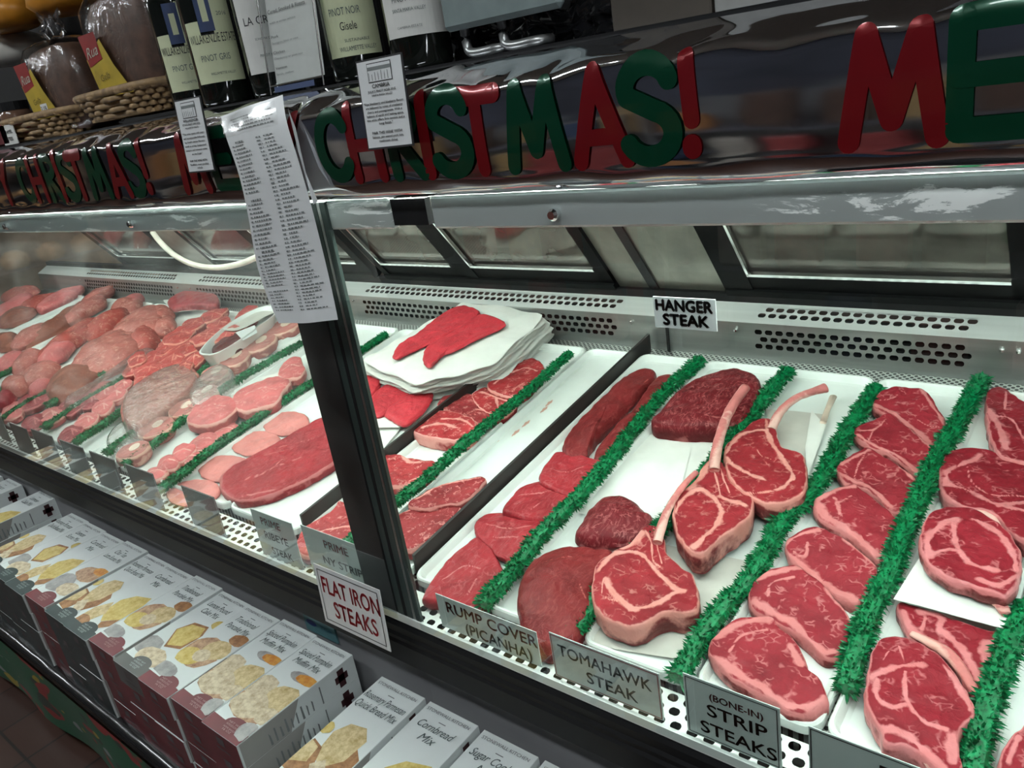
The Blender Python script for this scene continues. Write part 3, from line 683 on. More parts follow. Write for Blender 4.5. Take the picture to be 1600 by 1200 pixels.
# long menu sheet taped over the foil and the post
menu = empty('menu_sheet', (-1.2, -.05, 1.3), 'long curling sheet of printed item list taped over foil and black post', 'paper')
Lp = [(345, 182), (352, 215), (372, 275), (388, 340), (402, 410), (418, 460), (436, 505)]
Rp = [(441, 148), (449, 190), (468, 250), (487, 320), (503, 390), (516, 450), (527, 500)]
ys = [-.026, -.040, -.046, -.048, -.050, -.054, -.060]
Lw = catmull([on_y(*p, y) for p, y in zip(Lp, ys)], 6, False); Rw = catmull([on_y(*p, y + .006) for p, y in zip(Rp, ys)], 6, False)
def menu_pt(u, v, o=0):
    f = v * (len(Lw) - 1); i = min(int(f), len(Lw) - 2); f -= i
    a = Lw[i].lerp(Lw[i + 1], f); b = Rw[i].lerp(Rw[i + 1], f); p = a.lerp(b, u)
    p.y += -.006 * math.sin(u * math.pi) + .002 * math.sin(u * 9 + v * 6) - o
    return p
g = MB(); g.grid([[menu_pt(i / 16, j / 40) for j in range(41)] for i in range(17)]); g.build('paper_sheet', M_CARD, menu, smooth=True)
bk = [(0.93, 0.12), (1.0, .20), (1.16, .4), (1.2, .52), (1.06, .53), (1.0, .45)]
bs = MB(); bs.add([menu_pt(1, .1) + Vector((0, .006, 0)), on_y(462, 200, -.03), on_y(478, 270, -.034), on_y(497, 315, -.036), menu_pt(1, .5) + Vector((0, .004, 0)), menu_pt(1, .3) + Vector((0, .004, 0))], [(0, 1, 2, 3, 4, 5)])
bs.build('under_sheet', M_CARD, menu)
tx = MB(); rq = random.Random(11)
def dash(u0, u1, v, h):
    k = u0
    while k < u1:
        l = rq.uniform(.015, .05); e_ = min(k + l, u1)
        tx.quad(menu_pt(k, v, .0012), menu_pt(e_, v, .0012), menu_pt(e_, v + h, .0012), menu_pt(k, v + h, .0012)); k = e_ + .012
for k in range(5): dash(.12 + rq.uniform(0, .1), .88 - rq.uniform(0, .1), .07 + k * .018, .0065)
for col in (0, 1):
    for k in range(46):
        v = .20 + k * .0158
        if k in (0, 14, 15, 27, 38) and col == 0: 
            if k in (0, 15, 27): dash(.16, .34, v, .008)
            continue
        if col: dash(.54, .60, v, .006); dash(.64, .64 + rq.uniform(.12, .30), v, .006)
        else: dash(.07, .12, v, .006); dash(.15, .15 + rq.uniform(.12, .28), v, .006)
part_label(tx.build('printed_list', M_INKG, menu), 'two columns of fine grey print')
tp = MB(); tp.grid([[menu_pt(.0 + .9 * i / 8, .03 + .14 * j / 8, .0025 + .001 * math.sin(i * 2.3 + j)) for j in range(9)] for i in range(9)]); part_label(tp.build('clear_tape', glass_mat('shiny_tape', (1, 1, 1), 2.5, .15), menu, smooth=True), 'clear glossy tape')

# price rail label on the grey panel
a, b = on_y(478, 975, .026), on_y(522, 983, .026)
lb = empty('rail_label', (a.x, .028, .55), 'small pale label with a blue oval stuck on the grey front panel', 'label')
MB().box(a.x, b.x, .0255, .0295, on_y(500, 992, .026).z, on_y(500, 966, .026).z).build('label_plate', plain('pale_teal_label', (.10, .22, .24), .3), lb)
zc = on_y(500, 979, .026).z; W = b.x - a.x
ov = MB(); ov.add([(a.x + W * .24 + W * .17 * math.cos(k * .5236), .025, zc + .008 * math.sin(k * .5236)) for k in range(12)], [tuple(range(12))]); part_label(ov.build('oval_mark', plain('navy_print', (.02, .03, .14), .4), lb), 'dark blue oval mark')
text('TGR', 'lettering', plain('blue_print', (.02, .10, .16), .4), (a.x + W * .52, .025, zc - .005), (1, 0, 0), (0, 0, 1), .009, W * .40, lb)

# ================================================================== TRAYS, DIVIDERS, GARLANDS
def rounded(x0, x1, y0, y1, r, n=5):
    out = []
    for cx, cy, a in ((x1 - r, y1 - r, 0), (x0 + r, y1 - r, 90), (x0 + r, y0 + r, 180), (x1 - r, y0 + r, 270)):
        for k in range(n + 1): q = math.radians(a + 90 * k / n); out.append((cx + r * math.cos(q), cy + r * math.sin(q)))
    return out
def tray(x0, x1, label, y0=.078, y1=.990, h=.020, group=None, mat=None):
    rings = [(0.004, .003), (0, .006), (0, h), (.002, h + .003), (.006, h + .003), (.008, h), (.013, .008), (.02, .006)]
    mb = MB(); rows = []
    for ins, z in rings: rows.append([(x, y, zd(y) + z) for x, y in rounded(x0 + ins, x1 - ins, y0 + ins, y1 - ins, .025 - ins * .5)])
    n = len(rows[0])
    mb.add([p for r in rows for p in r], [(i * n + k, i * n + (k + 1) % n, (i + 1) * n + (k + 1) % n, (i + 1) * n + k) for i in range(len(rows) - 1) for k in range(n)] + [tuple(range(n)), tuple(range((len(rows) - 1) * n, len(rows) * n))])
    return tag(mb.build('meat_tray', mat or M_WHITE, smooth=False), label, 'tray', group)
GP = dict(
 a=[(1535, 590), (1495, 665), (1460, 720), (1437, 780), (1417, 820), (1390, 895), (1360, 957), (1340, 1012), (1322, 1078)],
 b=[(1370, 605), (1340, 650), (1310, 700), (1285, 745), (1260, 778), (1225, 812), (1200, 855), (1172, 905), (1137, 942), (1107, 980), (1082, 1020), (1058, 1060)],
 c=[(1232, 578), (1160, 665), (1050, 805), (980, 880), (940, 925), (900, 985)],
 d=[(1095, 562), (1040, 610), (1000, 655), (960, 710), (900, 780), (850, 830), (820, 868), (790, 905), (755, 945)],
 e=[(890, 552), (820, 615), (740, 680), (680, 735), (620, 785), (560, 835), (530, 860)],
 f=[(603, 522), (550, 557), (480, 603), (440, 628), (400, 655), (340, 695), (290, 735), (245, 768)],
 g=[(472, 536), (425, 562), (374, 592), (330, 620), (297, 648), (265, 672), (232, 700), (195, 725)],
 h=[(324, 563), (300, 605), (250, 645), (207, 677), (165, 708)],
 i=[(201, 586), (135, 625), (68, 668)],
 j=[(195, 563), (140, 597), (72, 634)],
 k=[(215, 625), (172, 655), (117, 692)],
 l=[(150, 572), (110, 592), (70, 615), (30, 637), (5, 655)],
 m=[(73, 575), (29, 596), (-10, 618)],
 n=[(195, 488), (156, 502), (114, 527), (75, 551), (30, 572), (-10, 592)],
 o=[(1600, 945), (1580, 1000), (1560, 1060), (1540, 1110), (1528, 1160), (1515, 1230)],
)
def garland_mat():
    mt, nt, b = new_mat('green_tinsel')
    tc = N(nt, 'ShaderNodeTexCoord'); no = N(nt, 'ShaderNodeTexNoise', i_Scale=120.0, i_Detail=2.0); nt.links.new(tc.outputs['Object'], no.inputs['Vector'])
    r = ramp(nt, no.outputs[0], [(0.3, (0.0, 0.075, 0.022)), (0.7, (0.002, 0.29, 0.10))]); nt.links.new(r.outputs[0], b.inputs['Base Color'])
    b.inputs['Roughness'].default_value = 0.38
    return mt
M_GAR = garland_mat()
def garland(key, label, r=.028, h=.034, dens=5200, flat=.75):
    h = .052 if key == 'e' else h
    pts = [on_deck(*p, h) for p in GP[key]]
    C = catmull(pts, 6, False); mb = MB(); rg = random.Random(ord(key))
    mb.tube(C, [r * .55] * len(C), 8, flat=flat)
    L = [0]
    for a, b in zip(C[:-1], C[1:]): L.append(L[-1] + (b - a).length)
    n = int(L[-1] * dens)
    for q in range(n):
        s = rg.uniform(0, L[-1]); i = 0
        while i < len(C) - 2 and L[i + 1] < s: i += 1
        f = (s - L[i]) / (L[i + 1] - L[i]); p = C[i].lerp(C[i + 1], f); t = (C[i + 1] - C[i]).normalized()
        a = t.cross(Vector((0, 0, 1))).normalized(); b = a.cross(t)
        an = rg.uniform(0, 2 * math.pi); clump = .82 + .28 * noise.noise(Vector((s * 28, an * .8, ord(key))))
        rad = (a * math.cos(an) + b * math.sin(an) * flat)
        tip = rad * r * clump * rg.uniform(.75, 1.15) + t * rg.uniform(-.006, .013)
        w = (t * math.cos(an * 3) + rad.cross(t) * math.sin(q)).normalized() * .0016
        p0 = p + rad * r * .2
        m_ = p0.lerp(p + tip, .6)
        mb.add([p0 - w, p0 + w, m_ + w * 1.3, p + tip, m_ - w * 1.3], [(0, 1, 2, 3, 4)])
    tag(mb.build('tinsel_garland', M_GAR), label, 'garland', None)
    return sum(p.x for p in pts) / len(pts)
gl = {
 'a': 'green tinsel garland between the bone-in strip steaks and the big rib steaks', 'b': 'shaggy green tinsel garland between the tomahawk steaks and the strip steaks',
 'c': 'green tinsel garland mostly hidden beneath the long-boned tomahawk steaks', 'd': 'green tinsel garland between the long hanger pieces and the dark thick roasts',
 'e': 'green tinsel garland between the round ribeyes and the nearly empty stained tray', 'f': 'bright green tinsel garland between the pink round slices and the stew meat',
 'g': 'green tinsel garland beside the cross-cut shanks', 'h': 'green tinsel garland under the grey film-wrapped package', 'i': 'thick dark green tinsel garland running to the front at the far left',
 'j': 'thin green tinsel garland beside the shaggy rib chops at the left', 'k': 'pale green tinsel garland under the clear film near the bare tray', 'l': 'green tinsel garland below the large film-wrapped roasts',
 'm': 'short green tinsel garland at the left edge', 'n': 'green tinsel garland behind the large pink roasts at the far left', 'o': 'green tinsel garland at the lower right corner'}
GX = {k: garland(k, gl[k], *( (.023,) if k in 'efghijklmn' else ())) for k in GP}
D1 = sum(on_deck(*p, 0).x for p in ((996, 563), (820, 740), (660, 905))) / 3
D2 = sum(on_deck(*p, 0).x for p in ((800, 582), (700, 655), (610, 720))) / 3
def divider(x, label, y0, y1, h=.05, slope=0):
    mb = MB(); t = .0035
    vs = [(x + sx, y, zd(y) + z) for y in (y0, y1) for sx, z in ((-t, .001), (t, .001), (t, h), (-t, h))]
    mb.add(vs, [(0, 1, 2, 3), (4, 5, 6, 7), (0, 1, 5, 4), (1, 2, 6, 5), (2, 3, 7, 6), (3, 0, 4, 7)])
    return tag(mb.build('tray_divider', M_DIV), label, 'divider')
divider(D1, 'long upright black divider strip between the stained tray and the hanger steaks', .10, 1.04, .052)
divider(D2, 'upright black divider strip beside the stack of paper-lined flat iron steaks', .10, 1.04, .052)
gx = lambda k: GX[k]
tray(gx('o') + .004, gx('o') + .21, 'white meat tray cut off by the right edge')
tray(gx('a') + .003, gx('o') - .003, 'white meat tray holding the big bone-in rib steaks')
tray(gx('b') + .003, gx('a') - .003, 'white meat tray holding the shingled strip steaks')
tray(gx('c') + .003, gx('b') - .003, 'white meat tray under the tomahawk steaks')
tray(gx('d') + .003, gx('c') - .003, 'white meat tray with the dark thick roasts and a bare middle')
tray(D1 + .008, gx('d') - .003, 'white meat tray under the hanger pieces, right of the long black divider')
tray(gx('e') + .003, D1 - .008, 'nearly empty blood-stained white tray with two marbled strip pieces at its front')
tray(D2 + .008, gx('e') - .003, 'white meat tray with the round ribeyes')
xm = (D2 + gx('f')) / 2
tray(xm + .003, D2 - .008, 'white meat tray under the paper stack, left of the short black divider')
tray(gx('f') + .003, xm - .003, 'white meat tray with the big flat steak and pink round slices')
tray(gx('g') + .003, gx('f') - .003, 'white meat tray under the pink stew meat')
tray(gx('h') + .003, gx('g') - .003, 'white meat tray under the cross-cut shanks')
xs_ = [gx('h') - .003]
tray(gx('h') - .165, gx('h') - .003, 'white meat tray with a bare front end, beside the film-wrapped package')
tray(gx('i') + .003, gx('h') - .170, 'white meat tray between the thick dark garland and the bare-ended tray')
tray(gx('l') + .0, gx('i') - .003, 'white meat tray with shaggy rib chops at the far left')
for k_, s_ in ((4, 'white meat tray sixth from the thick dark garland'), (5, 'white meat tray seventh from the thick dark garland'), (0, 'white meat tray under the large pink film-wrapped roasts'), (1, 'white meat tray far left, under the long narrow roasts'), (2, 'white meat tray in the hazy far left corner'), (3, 'farthest white meat tray at the left end of the case')):
    tray(gx('l') - .25 * (k_ + 1), gx('l') - .25 * k_ - .006, s_)

# ================================================================== MEAT
def meat_mat(name, red, fat, wallred=None, marb=1.0, rough=0.36, mscale=1.0, fib=0.0, sheen=0):
    """attribute 'cut': R fat seam mask, G outer wall, B random tone"""
    mt, nt, b = new_mat(name)
    at = N(nt, 'ShaderNodeAttribute', attribute_name='cut'); sp = N(nt, 'ShaderNodeSeparateColor'); nt.links.new(at.outputs['Color'], sp.inputs[0])
    tc = N(nt, 'ShaderNodeTexCoord'); oi = N(nt, 'ShaderNodeObjectInfo'); ad = N(nt, 'ShaderNodeVectorMath', operation='ADD')
    mm = N(nt, 'ShaderNodeMath', operation='MULTIPLY'); mm.inputs[1].default_value = 7.0; nt.links.new(oi.outputs['Random'], mm.inputs[0])
    nt.links.new(tc.outputs['Object'], ad.inputs[0]); nt.links.new(mm.outputs[0], ad.inputs[1])
    warp = N(nt, 'ShaderNodeTexNoise', i_Scale=22.0, i_Detail=3.0); nt.links.new(ad.outputs[0], warp.inputs['Vector'])
    wv = N(nt, 'ShaderNodeVectorMath', operation='SCALE'); wv.inputs['Scale'].default_value = 0.05; nt.links.new(warp.outputs['Color'], wv.inputs[0])
    a2 = N(nt, 'ShaderNodeVectorMath', operation='ADD'); nt.links.new(ad.outputs[0], a2.inputs[0]); nt.links.new(wv.outputs[0], a2.inputs[1])
    # broad muscle tone
    n1 = N(nt, 'ShaderNodeTexNoise', i_Scale=14.0, i_Detail=5.0, i_Roughness=0.6); nt.links.new(ad.outputs[0], n1.inputs['Vector'])
    rd = ramp(nt, n1.outputs[0], [(0.3, tuple(c * .72 for c in red)), (0.5, red), (0.72, tuple(min(1, c * 1.22) for c in red))])
    if fib:
        fm = N(nt, 'ShaderNodeMapping'); fm.inputs['Rotation'].default_value = (0, 0, .5); fm.inputs['Scale'].default_value = (260, 35, 60); nt.links.new(a2.outputs[0], fm.inputs[0])
        fn = N(nt, 'ShaderNodeTexNoise', i_Scale=1.0, i_Detail=3.0); nt.links.new(fm.outputs[0], fn.inputs['Vector'])
        fr_ = ramp(nt, fn.outputs[0], [(0.5, (0, 0, 0)), (0.72, (fib, fib, fib))]); fx = N(nt, 'ShaderNodeMix', data_type='RGBA')
        nt.links.new(fr_.outputs[0], fx.inputs[0]); nt.links.new(rd.outputs[0], fx.inputs[6]); fx.inputs[7].default_value = (*[a * .5 + c * .5 for a, c in zip(red, fat)], 1)
        class _R: outputs = [fx.outputs[2]]
        rd = _R
    # fine marbling flecks: thin voronoi edges, broken up by noise
    mp = N(nt, 'ShaderNodeMapping'); mp.inputs['Scale'].default_value = (55 * mscale, 85 * mscale, 60 * mscale); nt.links.new(a2.outputs[0], mp.inputs[0])
    vo = N(nt, 'ShaderNodeTexVoronoi', i_Scale=1.0, feature='DISTANCE_TO_EDGE'); nt.links.new(mp.outputs[0], vo.inputs['Vector'])
    e1 = ramp(nt, vo.outputs['Distance'], [(0.03, (1, 1, 1)), (0.12, (0, 0, 0))])
    n2 = N(nt, 'ShaderNodeTexNoise', i_Scale=48.0 * mscale, i_Detail=2.0); nt.links.new(ad.outputs[0], n2.inputs['Vector'])
    e2 = ramp(nt, n2.outputs[0], [(0.53, (0, 0, 0)), (0.62, (1, 1, 1))])
    mk = N(nt, 'ShaderNodeMath', operation='MULTIPLY'); nt.links.new(e1.outputs[0], mk.inputs[0]); nt.links.new(e2.outputs[0], mk.inputs[1])
    mk2 = N(nt, 'ShaderNodeMath', operation='MULTIPLY', use_clamp=True); mk2.inputs[1].default_value = 0.9 * marb; nt.links.new(mk.outputs[0], mk2.inputs[0])
    # seams: attribute sharpened with noise
    n3 = N(nt, 'ShaderNodeTexNoise', i_Scale=120.0, i_Detail=3.0); nt.links.new(ad.outputs[0], n3.inputs['Vector'])
    sm = N(nt, 'ShaderNodeMath', operation='MULTIPLY_ADD'); sm.inputs[1].default_value = 0.55; nt.links.new(n3.outputs[0], sm.inputs[0])
    nt.links.new(sp.outputs[0], sm.inputs[2])
    seam = ramp(nt, sm.outputs[0], [(0.58, (0, 0, 0)), (0.92, (1, 1, 1))])
    # wall: darker outer side
    wr = wallred or tuple(c * .8 for c in red)
    n4 = N(nt, 'ShaderNodeTexNoise', i_Scale=26.0, i_Detail=4.0, i_Distortion=0.5); nt.links.new(ad.outputs[0], n4.inputs['Vector'])
    wc = ramp(nt, n4.outputs[0], [(0.42, tuple(c * .7 for c in wr)), (0.56, wr), (0.63, tuple((a + c) / 2 for a, c in zip(wr, fat))), (0.75, tuple(c * .85 for c in fat))])
    m1 = N(nt, 'ShaderNodeMix', data_type='RGBA'); nt.links.new(mk2.outputs[0], m1.inputs[0]); nt.links.new(rd.outputs[0], m1.inputs[6]); m1.inputs[7].default_value = (*[(a + 2 * c) / 3 for a, c in zip(red, fat)], 1)
    m3 = N(nt, 'ShaderNodeMix', data_type='RGBA'); nt.links.new(sp.outputs[1], m3.inputs[0]); nt.links.new(m1.outputs[2], m3.inputs[6]); nt.links.new(wc.outputs[0], m3.inputs[7])
    fc = ramp(nt, n4.outputs[0], [(0.3, tuple(c * x for c, x in zip(fat, (.93, .80, .78)))), (0.65, fat)])
    m2 = N(nt, 'ShaderNodeMix', data_type='RGBA'); nt.links.new(seam.outputs[0], m2.inputs[0]); nt.links.new(m3.outputs[2], m2.inputs[6]); nt.links.new(fc.outputs[0], m2.inputs[7])
    nt.links.new(m2.outputs[2], b.inputs['Base Color'])
    b.inputs['Roughness'].default_value = rough; b.inputs['Specular IOR Level'].default_value = 0.17
    b.inputs['Subsurface Weight'].default_value = 0.0
    bp = N(nt, 'ShaderNodeBump', i_Strength=0.6, i_Distance=0.0025); n5 = N(nt, 'ShaderNodeTexNoise', i_Scale=120.0, i_Detail=3.0); nt.links.new(a2.outputs[0], n5.inputs['Vector'])
    nt.links.new(n5.outputs[0], bp.inputs['Height']); nt.links.new(bp.outputs[0], b.inputs['Normal'])
    return mt
FATP = (0.66, 0.23, 0.23); FATW = (0.82, 0.58, 0.48)
MT = {
 'beef': meat_mat('bright_beef', (0.30, 0.024, 0.036), FATP, wallred=(.20, .035, .035)),
 'rib': meat_mat('rib_beef', (0.27, 0.018, 0.029), (0.68, 0.23, 0.24), marb=.8, wallred=(.20, .04, .04)),
 'toma': meat_mat('tomahawk_beef', (0.31, 0.026, 0.034), (0.74, 0.32, 0.28), marb=.7, wallred=(.22, .05, .05)),
 'dark': meat_mat('dark_beef', (0.17, 0.014, 0.020), (0.50, 0.15, 0.15), marb=1.2, mscale=1.6, fib=1.0),
 'hang': meat_mat('hanger_beef', (0.21, 0.022, 0.024), (0.50, 0.14, 0.13), marb=.25, fib=.5),
 'flat': meat_mat('bright_red_beef', (0.37, 0.028, 0.038), (0.62, 0.20, 0.20), marb=.5, fib=.5),
 'iron': meat_mat('vivid_red_beef', (0.60, 0.045, 0.062), (0.74, 0.17, 0.18), marb=.35, mscale=1.4, fib=.4),
 'ribeye': meat_mat('ribeye_beef', (0.44, 0.042, 0.048), (0.84, 0.38, 0.34), marb=1.2, mscale=1.3),
 'strip': meat_mat('marbled_strip_beef', (0.34, 0.040, 0.046), (0.84, 0.36, 0.33), marb=1.3, mscale=1.5),
 'pink': meat_mat('pink_pork', (0.72, 0.25, 0.23), (0.85, 0.50, 0.44), marb=.15),
 'stew': meat_mat('pink_veal', (0.66, 0.16, 0.16), (0.86, 0.48, 0.42), marb=.8),
 'shank': meat_mat('shank_veal', (0.52, 0.19, 0.17), (0.80, 0.52, 0.42), wallred=(0.42, 0.14, 0.13), marb=.5),
 'chunk': meat_mat('chunk_beef', (0.50, 0.065, 0.06), (0.84, 0.36, 0.28), wallred=(.30, .03, .03), marb=1.2),
 'roast': meat_mat('pale_roast', (0.50, 0.14, 0.12), (0.80, 0.42, 0.34), marb=1.3, mscale=.8, rough=.22, fib=.8),
 'brown': meat_mat('brown_roast', (0.30, 0.095, 0.065), (0.60, 0.28, 0.20), marb=.5, rough=.25),
 'redroast': meat_mat('red_roast', (0.46, 0.075, 0.06), (0.80, 0.40, 0.32), marb=1.2, rough=.25),
 'liver': meat_mat('dark_liver', (0.10, 0.010, 0.012), (0.35, 0.10, 0.09), marb=.1, rough=.15),
}
M_BONE = meat_mat('rib_bone', (0.62, 0.20, 0.19), (0.84, 0.52, 0.46), marb=.9, mscale=.5)
M_BONEW = plain('marrow_bone', (0.86, 0.68, 0.56), 0.4, 0, .06, 40)

def slab(px, label, cat, kind, th=.026, h=0.007, tx=0.0, ty=0.0, seams=(), rim=0.0, dome=0.0, N_=96, rings=26, edge=.006, bulge=.0015, group=None, name='steak', fold=0.0, wob=.0022, inset=0.0, wallfat=0.0):
    """piece of meat whose top outline is traced at pixel points px (projected on its own tilted top plane)"""
    cx = sum(p[0] for p in px) / len(px); cy = sum(p[1] for p in px) / len(px)
    c0 = on_deck(cx, cy, h + th)
    Q = lambda p: on_deck(p[0], p[1], h + th, c0.x, c0.y, tx, ty)
    P = [Q(p) for p in px]
    per = max(4, int(N_ / len(P)))
    C = catmull([(p.x, p.y) for p in P], per); n = len(C); sd0 = (hash_(label) % 97) * 1.7
    jt = min(.0022, .012 * max((c - C[0]).length for c in C))
    C = [c + Vector((noise.noise(Vector((c.x * 55, c.y * 55, sd0))), noise.noise(Vector((c.x * 55, c.y * 55, sd0 + 9))))) * jt * 1.6 for c in C]
    A = sum(C[i].x * C[(i + 1) % n].y - C[(i + 1) % n].x * C[i].y for i in range(n)) / 2
    gxx = sum((C[i].x + C[(i + 1) % n].x) * (C[i].x * C[(i + 1) % n].y - C[(i + 1) % n].x * C[i].y) for i in range(n)) / (6 * A)
    gyy = sum((C[i].y + C[(i + 1) % n].y) * (C[i].x * C[(i + 1) % n].y - C[(i + 1) % n].x * C[i].y) for i in range(n)) / (6 * A)
    G = Vector((gxx, gyy)); seed = (hash_(label) % 97) * 1.7
    ztop = lambda x, y: zd(y) + h + th + tx * (x - c0.x) + ty * (y - c0.y)
    SM = []
    for wdt, pts in seams:
        q = [Q(p) for p in pts]; q = catmull([(a.x, a.y) for a in q], 4, False) if len(q) > 2 else [Vector((a.x, a.y)) for a in q]
        SM.append((wdt, q))
    verts = []; col = []
    fr = [0.0] + [((k + 1) / rings) ** .85 for k in range(rings)]
    R = [(C[i] - G).length for i in range(n)]
    def fat(x, y, d, wall=False):
        f = 0.0
        if rim > 0 and not wall: f = max(f, 1.0 - d / rim * .5) if d < rim * 2 else f
        for wdt, q in SM:
            best = 9
            for a, b in zip(q[:-1], q[1:]):
                ab = b - a; L2 = ab.length_squared
                t = 0 if L2 == 0 else max(0, min(1, ((x - a.x) * ab.x + (y - a.y) * ab.y) / L2))
                dd = math.hypot(x - a.x - ab.x * t, y - a.y - ab.y * t)
                if dd < best: best = dd
            wv = wdt * (1 + .9 * noise.noise(Vector((x * 45, y * 45, seed))) + .4 * noise.noise(Vector((x * 130, y * 130, seed))))
            f = max(f, max(0.0, 1.0 - best / (wv * 2)))
        return f
    for k, s in enumerate(fr):
        for i in range(n if k else 1):
            p = G.lerp(C[i], s); d = (1 - s) * R[i]
            z = ztop(p.x, p.y)
            if dome: z += dome * (1 - s * s) - dome * .3
            if d < edge: z -= edge * .75 * (1 - math.sqrt(max(0, 1 - ((edge - d) / edge) ** 2)))
            z += wob * noise.noise(Vector((p.x * 35, p.y * 35, seed))) + wob * .6 * noise.noise(Vector((p.x * 90, p.y * 90, seed + 5)))
            if fold: z += fold * noise.noise(Vector((p.x * 14, p.y * 14, seed + 2)))
            f = fat(p.x, p.y, d)
            if f > .5: z += .0006
            verts.append((p.x, p.y, z)); col.append((f, 0.0, 0.0, 1))
    walls = [(.18, bulge * .8), (.45, bulge), (.8, bulge * .3), (1.0, -.003 - inset)]
    for q, out in walls:
        for i in range(n):
            dr = (C[i] - G).normalized(); p = C[i] + dr * (out + .0012 * noise.noise(Vector((C[i].x * 60, C[i].y * 60, q * 4 + seed))))
            zt = ztop(C[i].x, C[i].y) - edge * .75 - (dome * .3)
            zb = ztop(C[i].x, C[i].y) - th
            z = zt + (zb - zt) * q
            f = max(wallfat * (.75 + 1.6 * noise.noise(Vector((C[i].x * 22, C[i].y * 22, seed + q)))), fat(C[i].x, C[i].y, 0, True) * (.9 if wallfat == 0 else 1) * (1 - .5 * q), (.7 if rim > 0 and q < .3 else 0) * (.6 + noise.noise(Vector((C[i].x * 30, C[i].y * 30, 2)))))
            verts.append((p.x, p.y, z)); col.append((f if q < .85 else f * .7, 1.0 if q > .2 else .6, 0.0, 1))
    faces = [(0, 1 + i, 1 + (i + 1) % n) for i in range(n)]
    nr = rings + len(walls)
    for k in range(nr - 1):
        a = 1 + k * n; b = a + n
        for i in range(n): faces.append((a + i, b + i, b + (i + 1) % n, a + (i + 1) % n))
    a = 1 + (nr - 1) * n; faces.append(tuple(a + i for i in range(n)))
    if A < 0: faces = [tuple(reversed(f)) for f in faces]
    me = bpy.data.meshes.new(name)
    base = Vector((G.x, G.y, ztop(G.x, G.y) - th))
    me.from_pydata([tuple(Vector(v) - base) for v in verts], [], faces)
    me.materials.append(MT[kind]); me.update()
    ca = me.color_attributes.new('cut', 'FLOAT_COLOR', 'POINT'); ca.data.foreach_set('color', [c for q in col for c in q])
    me.polygons.foreach_set('use_smooth', [True] * len(me.polygons))
    o = bpy.data.objects.new(name, me); COL.objects.link(o); o.location = base
    return tag(o, label, cat, group)
def hash_(s):
    v = 7
    for ch in s: v = (v * 31 + ord(ch)) % 100003
    return v
def bone(parent, pts, rads, label=None, name='rib_bone', end=None):
    """pts: (px, py, height above deck)"""
    P = [on_deck(a, b, c) for a, b, c in pts]; C = catmull(P, 6, False)
    m_ = len(P) - 1; RR = [rads[min(int(i / 6), m_)] * (1 - (i % 6) / 6) + rads[min(int(i / 6) + 1, m_)] * (i % 6) / 6 for i in range(len(C))]
    for i, c in enumerate(C): RR[i] *= 1 + .10 * noise.noise(Vector((i * .5, 3, 1)))
    mb = MB(); mb.tube(C, RR, 14, flat=.75)
    o = mb.build(name, M_BONE, parent, smooth=True)
    me = o.data; ca = me.color_attributes.new('cut', 'FLOAT_COLOR', 'POINT')
    vals = []
    for i in range(len(me.vertices)):
        k = i % 14; s = i // 14
        f = .42 + .45 * math.sin(k / 14 * 6.28 + .6 + s * .12); vals += [max(0, min(1, f)), 0, 0, 1]
    ca.data.foreach_set('color', vals)
    if label: o['label'] = label
    return o

